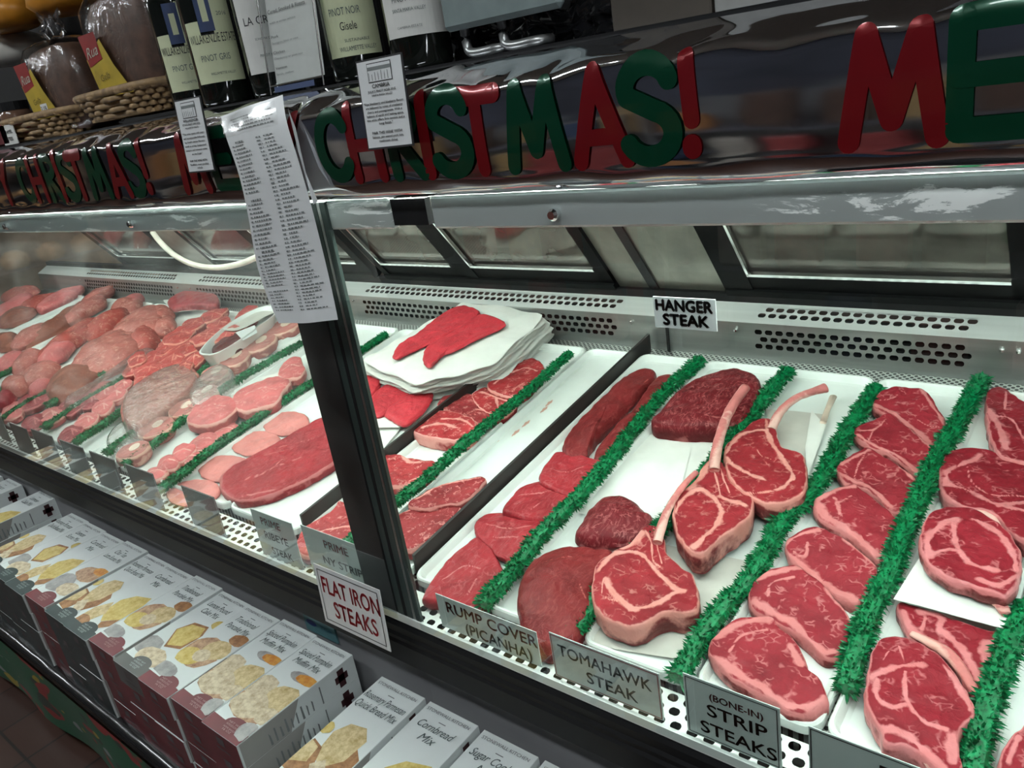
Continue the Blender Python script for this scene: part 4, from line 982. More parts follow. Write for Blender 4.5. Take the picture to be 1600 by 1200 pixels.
# ---- bone-in strip steaks, shingled with each front edge on the next one
S = dict(
 s1=([(1364, 634), (1372, 614), (1400, 602), (1432, 606), (1452, 614), (1468, 640), (1478, 657), (1472, 678), (1452, 694), (1425, 674), (1395, 652), (1376, 641)], [(.004, [(1366, 632), (1395, 645), (1425, 668), (1452, 690)]), (.003, [(1440, 608), (1458, 635), (1476, 662)]), (.0012, [(1372, 625), (1395, 622), (1412, 607)]), (.0008, [(1432, 655), (1450, 665), (1470, 668)])]),
 s2=([(1334, 672), (1342, 664), (1370, 652), (1389, 645), (1400, 652), (1430, 676), (1456, 700), (1450, 722), (1438, 742), (1415, 727), (1390, 709), (1360, 698), (1344, 688)], [(.004, [(1340, 680), (1365, 696), (1395, 708), (1425, 730), (1440, 742)]), (.003, [(1430, 676), (1455, 700)]), (.0015, [(1340, 672), (1365, 672), (1385, 655)]), (.0015, [(1365, 672), (1356, 690)])]),
 s3=([(1306, 733), (1315, 720), (1337, 705), (1355, 697), (1370, 705), (1405, 727), (1434, 750), (1430, 772), (1418, 792), (1395, 799), (1375, 781), (1350, 763), (1322, 754)], [(.0035, [(1310, 738), (1335, 752), (1365, 765), (1392, 792)]), (.003, [(1402, 725), (1432, 752)]), (.003, [(1315, 725), (1340, 712), (1357, 703)]), (.0012, [(1335, 745), (1342, 725), (1352, 708)])]),
 s4=([(1271, 781), (1282, 772), (1310, 760), (1331, 754), (1345, 760), (1376, 786), (1402, 812), (1398, 837), (1388, 857), (1374, 874), (1345, 852), (1320, 830), (1295, 819), (1277, 806)], [(.0065, [(1276, 785), (1288, 805), (1318, 824), (1345, 845), (1370, 868)]), (.0045, [(1280, 778), (1310, 764), (1335, 760)]), (.0025, [(1308, 785), (1312, 802)]), (.0015, [(1300, 770), (1310, 785), (1330, 775)]), (.003, [(1378, 862), (1392, 850)])]),
 s5=([(1226, 850), (1235, 837), (1257, 825), (1276, 821), (1295, 828), (1320, 840), (1350, 864), (1371, 886), (1366, 908), (1352, 930), (1336, 944), (1300, 926), (1270, 902), (1240, 880)], [(.006, [(1232, 868), (1262, 892), (1295, 918), (1332, 938)]), (.004, [(1230, 848), (1250, 836), (1278, 828)]), (.002, [(1262, 848), (1258, 870), (1240, 862)]), (.003, [(1320, 842), (1345, 862), (1368, 884)])]),
 s6=([(1170, 928), (1185, 897), (1222, 882), (1246, 880), (1262, 892), (1290, 915), (1318, 948), (1334, 978), (1328, 1008), (1312, 1024), (1290, 1024), (1265, 1006), (1240, 985), (1208, 968), (1180, 952)], [(.006, [(1178, 940), (1210, 958), (1245, 978), (1262, 1000), (1285, 1018)]), (.0045, [(1180, 905), (1215, 892), (1250, 886)]), (.0045, [(1285, 1020), (1312, 1018)]), (.002, [(1200, 932), (1205, 910), (1240, 902)]), (.003, [(1290, 918), (1320, 955), (1332, 975)])]),
 s7=([(1110, 1022), (1116, 992), (1150, 966), (1200, 961), (1216, 975), (1248, 1005), (1262, 1040), (1285, 1066), (1292, 1092), (1268, 1112), (1238, 1112), (1215, 1098), (1180, 1080), (1138, 1052)], [(.007, [(1116, 1030), (1150, 1050), (1185, 1072), (1225, 1100), (1262, 1106)]), (.006, [(1120, 995), (1155, 975), (1205, 966)]), (.0045, [(1235, 1010), (1252, 1038)]), (.004, [(1262, 1108), (1288, 1090)]), (.002, [(1140, 1018), (1160, 992), (1200, 985)])]),
)
sl = ['topmost strip steak, at the back of its row under the air grille', 'second strip steak from the back, with a white fat sliver at its right', 'third strip steak from the back', 'middle strip steak with a broad pale fat band along its lower left edge',
      'third strip steak from the front', 'second strip steak from the front, lying over the frontmost one', 'frontmost strip steak behind its grey card']
for k, key in enumerate(S):
    px, sm = S[key]
    slab(px, 'marbled ' + sl[k] if k != 3 else sl[k], 'steak', 'beef', th=.024 if k < 6 else .030, h=.013 if k < 6 else .010, ty=.13 if k < 6 else .04, tx=-.02, seams=sm, rim=.0018, wallfat=.5 if k > 4 else .3, name='strip_steak')
# ---- rib steaks
R_ = [
 (([(1541, 645), (1545, 608), (1568, 604), (1592, 622), (1640, 650), (1690, 690), (1660, 728), (1600, 722), (1566, 712), (1550, 688)]), 'bone-in rib steak at the back right, cut off by the right edge', [(.006, [(1544, 640), (1560, 665), (1572, 700)]), (.002, [(1556, 650), (1580, 655), (1600, 685)]), (.002, [(1572, 612), (1570, 640)])], .03, .008),
 (([(1467, 742), (1478, 708), (1505, 698), (1535, 700), (1580, 715), (1640, 730), (1690, 770), (1680, 815), (1640, 850), (1590, 838), (1560, 808), (1535, 795), (1500, 787), (1475, 768)]), 'second bone-in rib steak from the back, its rib bone along the lower edge', [(.006, [(1478, 755), (1482, 735), (1510, 722), (1532, 712)]), (.003, [(1475, 757), (1510, 765), (1550, 785), (1600, 800)]), (.0015, [(1512, 730), (1518, 752), (1548, 772), (1600, 775)]), (.004, [(1560, 790), (1600, 785)])], .034, .008),
 (([(1437, 838), (1447, 807), (1470, 793), (1502, 790), (1536, 800), (1568, 822), (1588, 846), (1597, 872), (1592, 900), (1585, 918), (1570, 928), (1545, 922), (1518, 912), (1482, 902), (1455, 885), (1441, 862)]), 'largest bone-in rib steak, third from the back, with a white sheet below it', [(.006, [(1453, 870), (1450, 842), (1470, 820), (1492, 812)]), (.004, [(1490, 815), (1492, 842), (1502, 865), (1520, 882), (1560, 892)]), (.003, [(1455, 865), (1480, 858), (1498, 862)]), (.004, [(1520, 812), (1555, 828), (1582, 862), (1588, 890)]), (.004, [(1530, 905), (1560, 915), (1590, 900)])], .026, .042),
 (([(1401, 942), (1425, 944), (1467, 957), (1517, 975), (1552, 986), (1567, 990), (1560, 1012), (1548, 1042), (1537, 1072), (1528, 1092), (1512, 1075), (1495, 1042), (1470, 1017), (1440, 1005), (1424, 997), (1410, 972)]), 'rib steak tucked partly under a white paper sheet', [(.006, [(1412, 955), (1422, 985), (1450, 1000), (1480, 1015), (1502, 1045)]), (.0055, [(1437, 955), (1470, 965), (1470, 985), (1500, 1010), (1530, 1060)]), (.002, [(1440, 985), (1446, 965)]), (.006, [(1560, 1000), (1540, 1010), (1545, 1040)])], .024, .006),
 (([(1352, 1088), (1356, 1050), (1365, 1012), (1383, 992), (1415, 994), (1450, 1010), (1478, 1032), (1505, 1070), (1522, 1100), (1523, 1116), (1502, 1140), (1499, 1168), (1502, 1200), (1488, 1212), (1462, 1198), (1437, 1176), (1412, 1163), (1386, 1163), (1375, 1140), (1362, 1116)]), 'frontmost bone-in rib steak with a round eye of meat', [(.005, [(1362, 1058), (1385, 1047), (1412, 1040), (1440, 1040)]), (.0028, [(1414, 1048), (1414, 1072), (1418, 1095), (1440, 1125), (1480, 1142)]), (.003, [(1371, 1060), (1370, 1090), (1395, 1105), (1415, 1100)]), (.006, [(1372, 1140), (1400, 1142), (1425, 1155), (1455, 1185), (1480, 1205)]), (.0035, [(1475, 1040), (1500, 1075), (1518, 1108)]), (.006, [(1488, 1150), (1490, 1190)]), (.0012, [(1390, 1015), (1380, 1030)]), (.0012, [(1405, 1010), (1412, 1035)])], .038, .010),
 (([(1562, 1195), (1572, 1160), (1592, 1138), (1620, 1120), (1680, 1130), (1700, 1200), (1640, 1260), (1580, 1240)]), 'red steak cut off by the lower right corner', [(.003, [(1575, 1190), (1592, 1150)])], .034, .008),
]
RIBS = []
for px, lb_, sm, th, h in R_:
    RIBS.append(slab(px, lb_, 'steak', 'rib', th=th, h=h, seams=sm, rim=.003, wallfat=.55, name='rib_steak', ty=(-.05), rings=30, N_=120))
bone(RIBS[1], [(1512, 792, .036), (1545, 805, .036), (1575, 825, .034), (1592, 842, .030)], [.006, .008, .008, .006], 'pale rib bone along the lower edge')
bone(RIBS[2], [(1470, 898, .050), (1505, 908, .052), (1540, 926, .050), (1560, 942, .048), (1573, 960, .044)], [.006, .008, .009, .009, .007], 'dark-tipped rib bone along the lower edge')
bone(RIBS[4], [(1384, 1160, .040), (1410, 1160, .042), (1440, 1175, .042), (1462, 1200, .040), (1475, 1225, .036)], [.006, .010, .010, .009, .008], 'curved pink rib bone')
bone(RIBS[3], [(1424, 990, .034), (1455, 1005, .036), (1482, 1022, .036), (1505, 1050, .034), (1525, 1085, .030)], [.005, .008, .009, .008, .006], 'curved pink rib bone')

# ---- tomahawks
T3 = slab([(1131, 702), (1142, 685), (1162, 668), (1182, 655), (1202, 652), (1211, 662), (1215, 682), (1224, 698), (1254, 709), (1260, 728), (1261, 750), (1254, 770), (1232, 781), (1200, 786), (1175, 776), (1150, 758), (1136, 735)],
          'tomahawk steak furthest back, its curved bone pointing to the back on white paper', 'steak', 'toma', th=.038, h=.020, ty=-.05, seams=[(.004, [(1134, 708), (1145, 690), (1165, 676), (1195, 672), (1205, 690), (1220, 712), (1236, 735), (1240, 750)]), (.0035, [(1133, 712), (1150, 730), (1175, 742), (1195, 750)]), (.003, [(1165, 770), (1200, 768), (1225, 760), (1240, 745)]), (.003, [(1197, 656), (1200, 680)]), (.0008, [(1182, 702), (1190, 712), (1205, 718)])], rim=.003, wallfat=.4, name='tomahawk_steak', rings=30, N_=120)
bone(T3, [(1205, 672, .050), (1214, 652, .058), (1226, 636, .064), (1246, 621, .070), (1270, 612, .074), (1290, 606, .074)], [.010, .010, .0095, .0095, .010, .013], 'long curved pinkish rib bone')
T2 = slab([(1051, 800), (1056, 778), (1072, 762), (1087, 748), (1100, 724), (1116, 716), (1131, 724), (1139, 748), (1150, 762), (1170, 772), (1177, 786), (1174, 802), (1163, 814), (1150, 822), (1120, 845), (1100, 862), (1082, 862), (1066, 846), (1055, 824)],
          'middle tomahawk steak, its straight bone reaching over the dark thick roast', 'steak', 'toma', th=.045, h=.018, ty=-.07, seams=[(.004, [(1056, 800), (1068, 778), (1092, 764), (1110, 774), (1122, 785), (1128, 800)]), (.007, [(1078, 762), (1098, 738), (1108, 724)]), (.005, [(1128, 800), (1120, 818), (1100, 840), (1085, 855)]), (.005, [(1125, 775), (1140, 782), (1165, 790)]), (.0015, [(1112, 728), (1120, 750), (1126, 776)]), (.0015, [(1126, 732), (1132, 752), (1140, 770)])], rim=.003, wallfat=.45, name='tomahawk_steak', rings=30, N_=120)
bone(T2, [(1116, 735, .062), (1118, 712, .068), (1124, 685, .074), (1134, 655, .082), (1147, 630, .088), (1165, 605, .094)], [.010, .011, .0105, .0105, .011, .011], 'long straight pink rib bone')
T1 = slab([(926, 938), (925, 905), (934, 878), (958, 860), (984, 848), (1000, 828), (1012, 820), (1026, 822), (1036, 838), (1040, 858), (1050, 873), (1066, 886), (1081, 896), (1089, 915), (1093, 936), (1088, 953), (1068, 957), (1045, 955), (1025, 962), (1005, 974), (985, 977), (958, 970), (938, 958)],
          'frontmost tomahawk steak with a large round eye, behind its card', 'steak', 'toma', th=.042, h=.012, ty=-.05, seams=[(.004, [(935, 892), (950, 872), (975, 862), (1000, 865), (1015, 878), (1025, 890), (1038, 905), (1055, 920), (1068, 922)]), (.0045, [(945, 905), (955, 922), (968, 935), (985, 950)]), (.004, [(985, 952), (1010, 948), (1035, 938), (1058, 925), (1070, 922)]), (.007, [(975, 855), (992, 845), (1002, 832)]), (.0015, [(1008, 828), (1018, 850), (1020, 875), (1032, 885)]), (.0012, [(1022, 826), (1026, 850), (1034, 880)]), (.0015, [(942, 905), (942, 930), (965, 940)])], rim=.0025, wallfat=.5, name='tomahawk_steak', rings=32, N_=130)
bone(T1, [(1027, 848, .056), (1034, 822, .060), (1043, 798, .064), (1056, 775, .068), (1072, 754, .070), (1088, 738, .072)], [.009, .009, .0075, .0065, .0065, .006], 'thin long rib bone')
wr = MB(); 
bp_ = [on_deck(*p, .022) for p in ((1286, 660), (1293, 640), (1302, 620))]
o = MB(); o.tube(bp_, [.007, .006, .008], 10, flat=.7); o = o.build('bone_piece', M_BONEW, smooth=True); tag(o, 'short cut rib bone end sticking up behind the white paper fold', 'bone')

# ---- papers
def paper(px, label, h=.008, mat=None, wob=.003, name='butcher_paper', group=None, tx=0, ty=0, n=14):
    """four corners (px) spanned bilinearly, gently rippled"""
    P = [on_deck(*p, h, on_deck(*px[0], h).x, on_deck(*px[0], h).y, tx, ty) for p in px]; mb = MB(); sd = hash_(label) % 50
    rows = []
    for i in range(n + 1):
        r = []
        for j in range(n + 1):
            u, v = i / n, j / n; p = P[0].lerp(P[1], u).lerp(P[3].lerp(P[2], u), v)
            p.z += wob * (.5 + noise.noise(Vector((p.x * 12, p.y * 9, sd)))); r.append(p)
        rows.append(r)
    mb.grid(rows)
    lo = [[q - Vector((0, 0, .0006)) for q in r] for r in rows]; mb.grid(lo)
    return tag(mb.build(name, mat or M_PAPERW, smooth=True), label, 'paper', group)
paper([(1195, 640), (1290, 648), (1262, 745), (1215, 700)], 'stained paper sheet under the back tomahawk bone', .014, M_PAPERT)
paper([(1268, 642), (1290, 665), (1262, 750), (1258, 700)], 'folded white paper corner standing beside the shaggy garland', .018, M_PAPERW)
paper([(1030, 850), (1180, 880), (1080, 1035), (905, 1005)], 'grey-white paper sheet under the front tomahawk steak', .010, M_PAPERT)
paper([(1450, 850), (1600, 890), (1570, 984), (1396, 936)], 'white paper sheet between two rib steaks', .038, M_PAPERW, .002)
paper([(905, 720), (1080, 700), (1050, 820), (885, 800)], 'white paper sheet on the bare middle of the roast tray', .010, M_PAPERW) 
paper([(1055, 590), (1225, 600), (1060, 812), (890, 800)], 'long white paper liner beneath the dark thick roasts', .0085, M_PAPERW, .001) 

# ---- dark roasts
slab([(1018, 655), (1028, 640), (1048, 618), (1068, 600), (1092, 586), (1120, 578), (1152, 573), (1180, 580), (1188, 598), (1180, 622), (1165, 650), (1135, 662), (1092, 663), (1050, 661)], 'dark thick picanha roast at the back, under the tomahawk bone', 'roast', 'dark', th=.045, h=.008, dome=.010, edge=.012, fold=.006, name='picanha_roast', rim=0, seams=[(.0015, [(1100, 650), (1120, 655), (1135, 652)])])
slab([(898, 832), (903, 815), (918, 792), (936, 776), (956, 769), (985, 775), (1005, 790), (1021, 806), (1021, 816), (1000, 832), (972, 840), (940, 841), (912, 838)], 'dark rounded roast alone in the middle of its tray', 'roast', 'dark', th=.030, h=.008, dome=.022, edge=.012, fold=.008, name='beef_roast')
slab([(806, 925), (813, 893), (832, 868), (856, 853), (890, 845), (930, 847), (958, 854), (944, 880), (929, 913), (924, 945), (912, 972), (884, 997), (852, 1008), (830, 998), (813, 972)], 'large smooth reddish brown roast at the front, left of the front tomahawk', 'roast', 'hang', th=.040, h=.008, dome=.022, edge=.014, fold=.006, name='beef_roast', seams=[(.001, [(826, 900), (850, 885), (900, 875)]), (.001, [(905, 915), (915, 935)])])
# ---- hanger pieces and flats
slab([(878, 690), (890, 668), (915, 642), (942, 618), (962, 598), (980, 582), (1002, 573), (1024, 577), (1020, 592), (1002, 608), (978, 632), (952, 658), (928, 682), (912, 704), (896, 710), (882, 706)], 'long dark hanger steak lying beside the black divider', 'steak', 'hang', th=.030, h=.008, dome=.014, edge=.014, name='hanger_steak', fold=.010, seams=[(.0025, [(880, 680), (915, 637), (955, 600)])], wob=.002)
slab([(927, 707), (936, 690), (960, 664), (988, 636), (1012, 606), (1030, 584), (1050, 580), (1057, 592), (1040, 615), (1016, 640), (988, 664), (960, 694), (942, 712), (930, 716)], 'long dark hanger steak lying against the garland', 'steak', 'hang', th=.030, h=.008, dome=.012, edge=.014, name='hanger_steak', fold=.010, seams=[(.003, [(944, 710), (980, 672), (1020, 636)])], wob=.002)
slab([(842, 750), (848, 728), (860, 712), (874, 703), (892, 705), (915, 712), (941, 722), (936, 742), (918, 760), (892, 768), (862, 760)], 'thin bright red flap of meat just below the hanger steaks', 'steak', 'flat', th=.018, h=.016, ty=-.09, name='beef_flap', fold=.008, dome=.004, seams=[(.0012, [(855, 730), (885, 738), (920, 728)])])
slab([(785, 796), (800, 772), (820, 757), (845, 750), (878, 754), (906, 762), (898, 780), (872, 797), (848, 808), (820, 806)], 'thin bright red flap of meat, second below the hanger steaks', 'steak', 'flat', th=.018, h=.012, ty=-.09, name='beef_flap', fold=.008, dome=.004, seams=[(.0012, [(810, 775), (845, 772), (885, 765)]), (.001, [(830, 795), (850, 782)])])
slab([(742, 815), (755, 800), (780, 796), (812, 800), (836, 808), (846, 818), (841, 838), (829, 858), (817, 872), (804, 878), (780, 862), (755, 845), (744, 832)], 'pointed red steak with a pale grain, third below the hanger steaks', 'steak', 'flat', th=.022, h=.010, name='flat_steak', fold=.008, dome=.004, ty=-.08, seams=[(.0012, [(755, 818), (790, 828), (830, 825)]), (.001, [(770, 838), (810, 842)])])
slab([(659, 932), (672, 908), (690, 884), (718, 858), (744, 838), (762, 850), (784, 882), (791, 908), (772, 926), (748, 944), (718, 946), (688, 942)], 'frontmost red steak of the hanger tray, beside the card', 'steak', 'flat', th=.022, h=.008, name='flat_steak', fold=.003, seams=[(.0012, [(690, 905), (725, 885), (750, 890)]), (.0012, [(730, 930), (745, 905)])])
# ---- ribeyes right of the post
slab([(761, 604), (772, 588), (792, 572), (815, 562), (838, 560), (850, 572), (846, 588), (832, 606), (812, 618), (786, 616)], 'round ribeye steak at the back of its row', 'steak', 'ribeye', th=.026, h=.010, ty=-.1, name='ribeye_steak', rim=.002, seams=[(.003, [(772, 600), (792, 585), (820, 575), (840, 580)]), (.002, [(800, 612), (815, 600), (835, 598)])])
slab([(738, 614), (755, 605), (780, 606), (802, 612), (808, 626), (798, 642), (780, 650), (758, 642), (742, 630)], 'fat-streaked ribeye steak, second from the back', 'steak', 'ribeye', th=.026, h=.008, ty=-.1, name='ribeye_steak', rim=.0025, seams=[(.004, [(750, 612), (775, 620), (800, 630)]), (.003, [(775, 620), (780, 645)])])
slab([(683, 629), (695, 618), (725, 613), (753, 620), (768, 634), (770, 648), (752, 660), (728, 650), (702, 642), (688, 636)], 'pale brownish ribeye steak, third from the back', 'steak', 'strip', th=.024, h=.012, ty=-.1, name='ribeye_steak', rim=.0015, seams=[(.002, [(725, 650), (745, 640), (765, 645)])])
slab([(646, 670), (658, 652), (680, 642), (706, 642), (732, 650), (746, 663), (740, 679), (718, 687), (690, 686), (664, 681), (650, 677)], 'thick round ribeye steak with a pale fat rim, frontmost of its row', 'steak', 'ribeye', th=.034, h=.008, name='ribeye_steak', rim=.004, wallfat=.65, seams=[(.004, [(660, 668), (685, 662), (715, 668)]), (.003, [(690, 655), (720, 655), (738, 666)])])
slab([(560, 740), (578, 720), (600, 711), (622, 709), (640, 715), (665, 718), (681, 722), (674, 736), (655, 750), (630, 757), (600, 757), (575, 755)], 'red steak with a thin fat edge emerging from behind the post', 'steak', 'ribeye', th=.028, h=.008, name='ribeye_steak', rim=.002, seams=[(.004, [(628, 712), (640, 722), (655, 722)]), (.002, [(680, 724), (665, 740), (640, 752)])])
slab([(638, 787), (662, 768), (695, 755), (727, 747), (756, 744), (750, 760), (722, 782), (694, 786), (664, 793)], 'marbled strip piece at the back of a pair, beside the long black divider', 'steak', 'strip', th=.026, h=.014, ty=-.08, name='strip_piece', seams=[(.0025, [(650, 780), (690, 758), (750, 746)])], rim=.001)
slab([(595, 820), (620, 803), (650, 792), (695, 783), (719, 788), (702, 812), (672, 838), (645, 856), (618, 852), (598, 840)], 'marbled strip piece at the front of a pair, beside the long black divider', 'steak', 'strip', th=.028, h=.008, ty=-.06, name='strip_piece', seams=[(.0035, [(612, 808), (650, 794), (700, 784)])], rim=.001)
slab([(462, 852), (475, 823), (505, 806), (520, 795), (532, 781), (548, 790), (565, 800), (566, 835), (540, 862), (505, 868), (475, 866)], 'red steak between the prime strip card and the post', 'steak', 'ribeye', th=.026, h=.010, name='ribeye_steak', rim=.0015, seams=[(.003, [(478, 840), (510, 828), (550, 822)]), (.0015, [(500, 860), (520, 840)])])
# blood stains sit in the tray: thin wet patches
def stain(px, label, r=.010):
    c = on_deck(*px, .0065); mb = MB(); n = 18
    mb.add([(c.x + r * (1 + .35 * math.sin(k * 1.7)) * math.cos(k * 6.283 / n) * .6, c.y + r * 2 * (1 + .3 * math.cos(k * 2.3)) * math.sin(k * 6.283 / n), zd(c.y + r * 2 * (1 + .3 * math.cos(k * 2.3)) * math.sin(k * 6.283 / n)) + .0068) for k in range(n)], [tuple(range(n))])
    tag(mb.build('juice_stain', plain('stain', (0.62, 0.34, 0.27), .3)), label, 'stain', 'pinkish juice stains on the bare tray beside the long black divider')
for p in ((858, 630), (850, 640), (822, 662), (806, 676), (775, 690)): stain(p, 'faint pinkish juice stain on the bare tray beside the long black divider', .008)
# ---- paper stack with flat irons
PS = [(562, 560), (640, 515), (735, 462), (852, 488), (765, 568), (648, 596)]
def sheet_stack(k, z):
    rg = random.Random(k + 5)
    j = lambda p, s=5: (p[0] + rg.uniform(-s, s), p[1] + rg.uniform(-s, s) * .6)
    px = [(j(p)[0] + k * 2.6 * (p[0] > 700), j(p)[1] + k * 3.4) if k else p for p in PS]
    c = on_deck(700, 530, z); P = [on_deck(*p, z) for p in px]
    C = [Vector((P[i].x, P[i].y)).lerp(Vector((P[(i + 1) % 6].x, P[(i + 1) % 6].y)), q / 10) for i in range(6) for q in range(10)]; n = len(C)
    C = [(C[i - 1] + C[i] * 2 + C[(i + 1) % n]) / 4 for i in range(n)]; G = sum(C, Vector((0, 0))) / n; mb = MB()
    for dz in (0, -.0022):
        vs = [(G.x, G.y, zd(G.y) + z + dz)]
        for s in (.4, .75, .92, 1.0):
            for i in range(n):
                p = G.lerp(C[i], s); w_ = (.004 * math.sin(i * 1.1 + k * 2) * max(0, s - .7) / .3)
                vs.append((p.x, p.y, zd(p.y) + z + dz + w_ - (.02 + z * .25) * max(0, s - .7) ** 1.3))
        fs = [(0, 1 + i, 1 + (i + 1) % n) for i in range(n)] + [(1 + r * n + i, 1 + (r + 1) * n + i, 1 + (r + 1) * n + (i + 1) % n, 1 + r * n + (i + 1) % n) for r in range(3) for i in range(n)]
        mb.add(vs, fs)
    return tag(mb.build('butcher_paper', M_PAPERW, smooth=True), ['topmost white paper sheet, carrying the two long flat iron pieces', 'white paper sheet second in the stack', 'white paper sheet third in the stack', 'white paper sheet fourth in the stack', 'white paper sheet fifth in the stack', 'white paper sheet sixth in the stack', 'white paper sheet seventh in the stack', 'white paper sheet eighth in the stack', 'white paper sheet ninth in the stack', 'lowest white paper sheet of the stack'][k] , 'paper')
ZS = [.100, .092, .083, .074, .065, .056, .047, .037, .027, .016]
for k, z in enumerate(ZS): sheet_stack(k, z)
for k, z in enumerate(ZS[1:6:1]):
    px = [(648 + k, 552), (680, 520), (720, 492), (765, 484), (790, 500), (770, 528), (725, 556), (682, 574)]
    slab(px, 'thin red flat iron piece %s' % ['directly under the topmost sheet', 'under the second sheet', 'under the third sheet', 'under the fourth sheet', 'under the fifth sheet, lowest'][k], 'steak', 'iron', wob=.0005, th=.004, h=ZS[k + 2] + .001, name='flat_iron_steak', rings=8, N_=40)
slab([(614, 551), (624, 536), (650, 520), (675, 501), (700, 483), (722, 476), (742, 480), (749, 488), (737, 501), (712, 513), (687, 527), (665, 537), (640, 548), (618, 558)], 'long vivid red flat iron piece on the paper stack, left of the pair', 'steak', 'iron', th=.010, h=.106, name='flat_iron_steak', edge=.006, dome=.002)
slab([(660, 558), (667, 540), (695, 524), (720, 509), (742, 493), (758, 489), (786, 500), (786, 508), (765, 518), (737, 531), (710, 545), (690, 553), (672, 570), (664, 568)], 'long vivid red flat iron piece on the paper stack, right of the pair', 'steak', 'iron', th=.010, h=.106, name='flat_iron_steak', edge=.006, dome=.002)
paper([(560, 590), (690, 602), (625, 668), (560, 670)], 'white paper sheet below the stack with three small steaks', .022, M_PAPERW, .004)
paper([(560, 650), (640, 652), (585, 720), (540, 720)], 'white paper sheet lying nearest the post, under the small steaks', .012, M_PAPERW, .004)
slab([(574, 628), (586, 610), (602, 600), (622, 594), (645, 598), (646, 608), (630, 622), (608, 638), (592, 646), (578, 644)], 'small red steak in the middle below the paper stack', 'steak', 'iron', th=.016, h=.024, dome=.006, name='flat_iron_steak', edge=.008)
slab([(601, 641), (620, 625), (645, 611), (665, 601), (674, 610), (670, 626), (650, 648), (630, 660), (612, 652)], 'small red steak nearest the short black divider, below the paper stack', 'steak', 'iron', th=.016, h=.024, dome=.006, name='flat_iron_steak', edge=.008)
slab([(548, 612), (560, 590), (578, 578), (597, 580), (594, 596), (582, 614), (565, 622)], 'small red steak half hidden by the post edge', 'steak', 'iron', th=.016, h=.024, dome=.006, name='flat_iron_steak', edge=.008)
# ---- big flat steak, pink round slices
slab([(343, 758), (345, 742), (362, 727), (387, 714), (411, 701), (440, 685), (470, 668), (500, 652), (530, 645), (545, 668), (540, 700), (520, 722), (490, 740), (458, 757), (420, 772), (380, 780), (355, 774)], 'big flat pinkish red steak with a cream fat edge, left of the post', 'steak', 'flat', th=.026, h=.008, name='flank_steak', rim=.001, seams=[(.004, [(345, 760), (350, 738), (385, 716), (430, 692)]), (.0018, [(395, 748), (430, 730), (470, 715)]), (.0018, [(375, 752), (420, 735), (445, 715)]), (.0012, [(430, 700), (470, 690), (520, 680)]), (.0012, [(410, 712), (460, 700)]), (.003, [(380, 775), (430, 765)])], wallfat=.3)
paper([(325, 780), (520, 650), (545, 700), (385, 800)], 'white paper under the big flat steak', .007, M_PAPERW, .001)
def ell(cx, cy, rx, ry, an=-12, n=12):
    a = math.radians(an); return [(cx + rx * math.cos(t) * math.cos(a) - ry * math.sin(t) * math.sin(a), cy + rx * math.cos(t) * math.sin(a) + ry * math.sin(t) * math.cos(a)) for t in [k * 2 * math.pi / n for k in range(n)]]
for (cx, cy, rx, ry), s in zip([(447, 660, 36, 18), (400, 691, 38, 19), (350, 730, 40, 20), (302, 768, 42, 20)], ('furthest back', 'second from the back', 'third from the back', 'nearest the front glass')):
    slab(ell(cx, cy, rx, ry, -6), 'round flat pale pink slice, %s of four' % s, 'meat slice', 'pink', th=.008, h=.008, name='round_slice', edge=.004, rings=10, N_=60)
# ---- stew meat, shanks, chunks, roasts: many separate pieces
def blob(cx, cy, rx, ry, an, label, cat, kind, th, h, name, dome=.006, jag=.15, **kw):
    rg = random.Random(hash_(label)); P = ell(cx, cy, rx, ry, an, 10)
    P = [(cx + (x - cx) * (1 + rg.uniform(-jag, jag)), cy + (y - cy) * (1 + rg.uniform(-jag, jag))) for x, y in P]
    kw.setdefault('rings', 12); kw.setdefault('N_', 60)
    return slab(P, label, cat, kind, th=th, h=h, name=name, dome=dome, **kw)
stew = [(330, 638, 40, 21, -25, 'large smooth pink stew chunk on folded paper', .035), (408, 612, 44, 22, -22, 'large red-streaked stew chunk beside the smooth pink one', .035), (455, 575, 22, 16, -25, 'pink stew chunk at the back, by the post', .03),
        (318, 688, 24, 11, -25, 'pink stew piece lying under the large chunks', .022), (352, 672, 24, 9, -25, 'thin pink stew piece under the folded paper edge', .018), (285, 706, 22, 12, -30, 'pink stew cube with a dark red side', .026), (262, 722, 20, 12, -25, 'pale pink stew cube near the front', .026), (243, 738, 20, 10, -25, 'pinkish stew cube frontmost of its tray', .022), (300, 715, 16, 9, -25, 'small dark red stew cube', .02)]
for cx, cy, rx, ry, an, s, th in stew: blob(cx, cy, rx, ry, an, s, 'meat piece', 'stew', th, .010 if cy > 660 else .022, 'stew_meat', rim=.002, edge=.005, seams=[(.002, [(cx - rx * .6, cy + ry * .3), (cx, cy - ry * .2), (cx + rx * .6, cy - ry * .1)])])
paper([(300, 672), (400, 640), (420, 600), (320, 640)], 'folded paper edge between the stew chunks', .020, M_PAPERW, .004)
paper([(405, 590), (440, 582), (462, 592), (440, 606)], 'white paper corner poking out of the stew meat', .040, M_PAPERW, .003)
sh = [(444, 508, 30, 10, 'furthest back, by the menu sheet'), (405, 534, 28, 11, 'second from the back'), (366, 557, 25, 12, 'third from the back, below the white tub'), (335, 582, 24, 12, 'fourth, half wrapped in clear film'), (320, 612, 22, 10, 'fifth, under crinkled film'), (288, 636, 27, 11, 'pale, beside the smooth stew chunk'), (243, 666, 30, 13, 'pale, next to the bare tray'), (207, 702, 28, 11, 'frontmost of its row')]
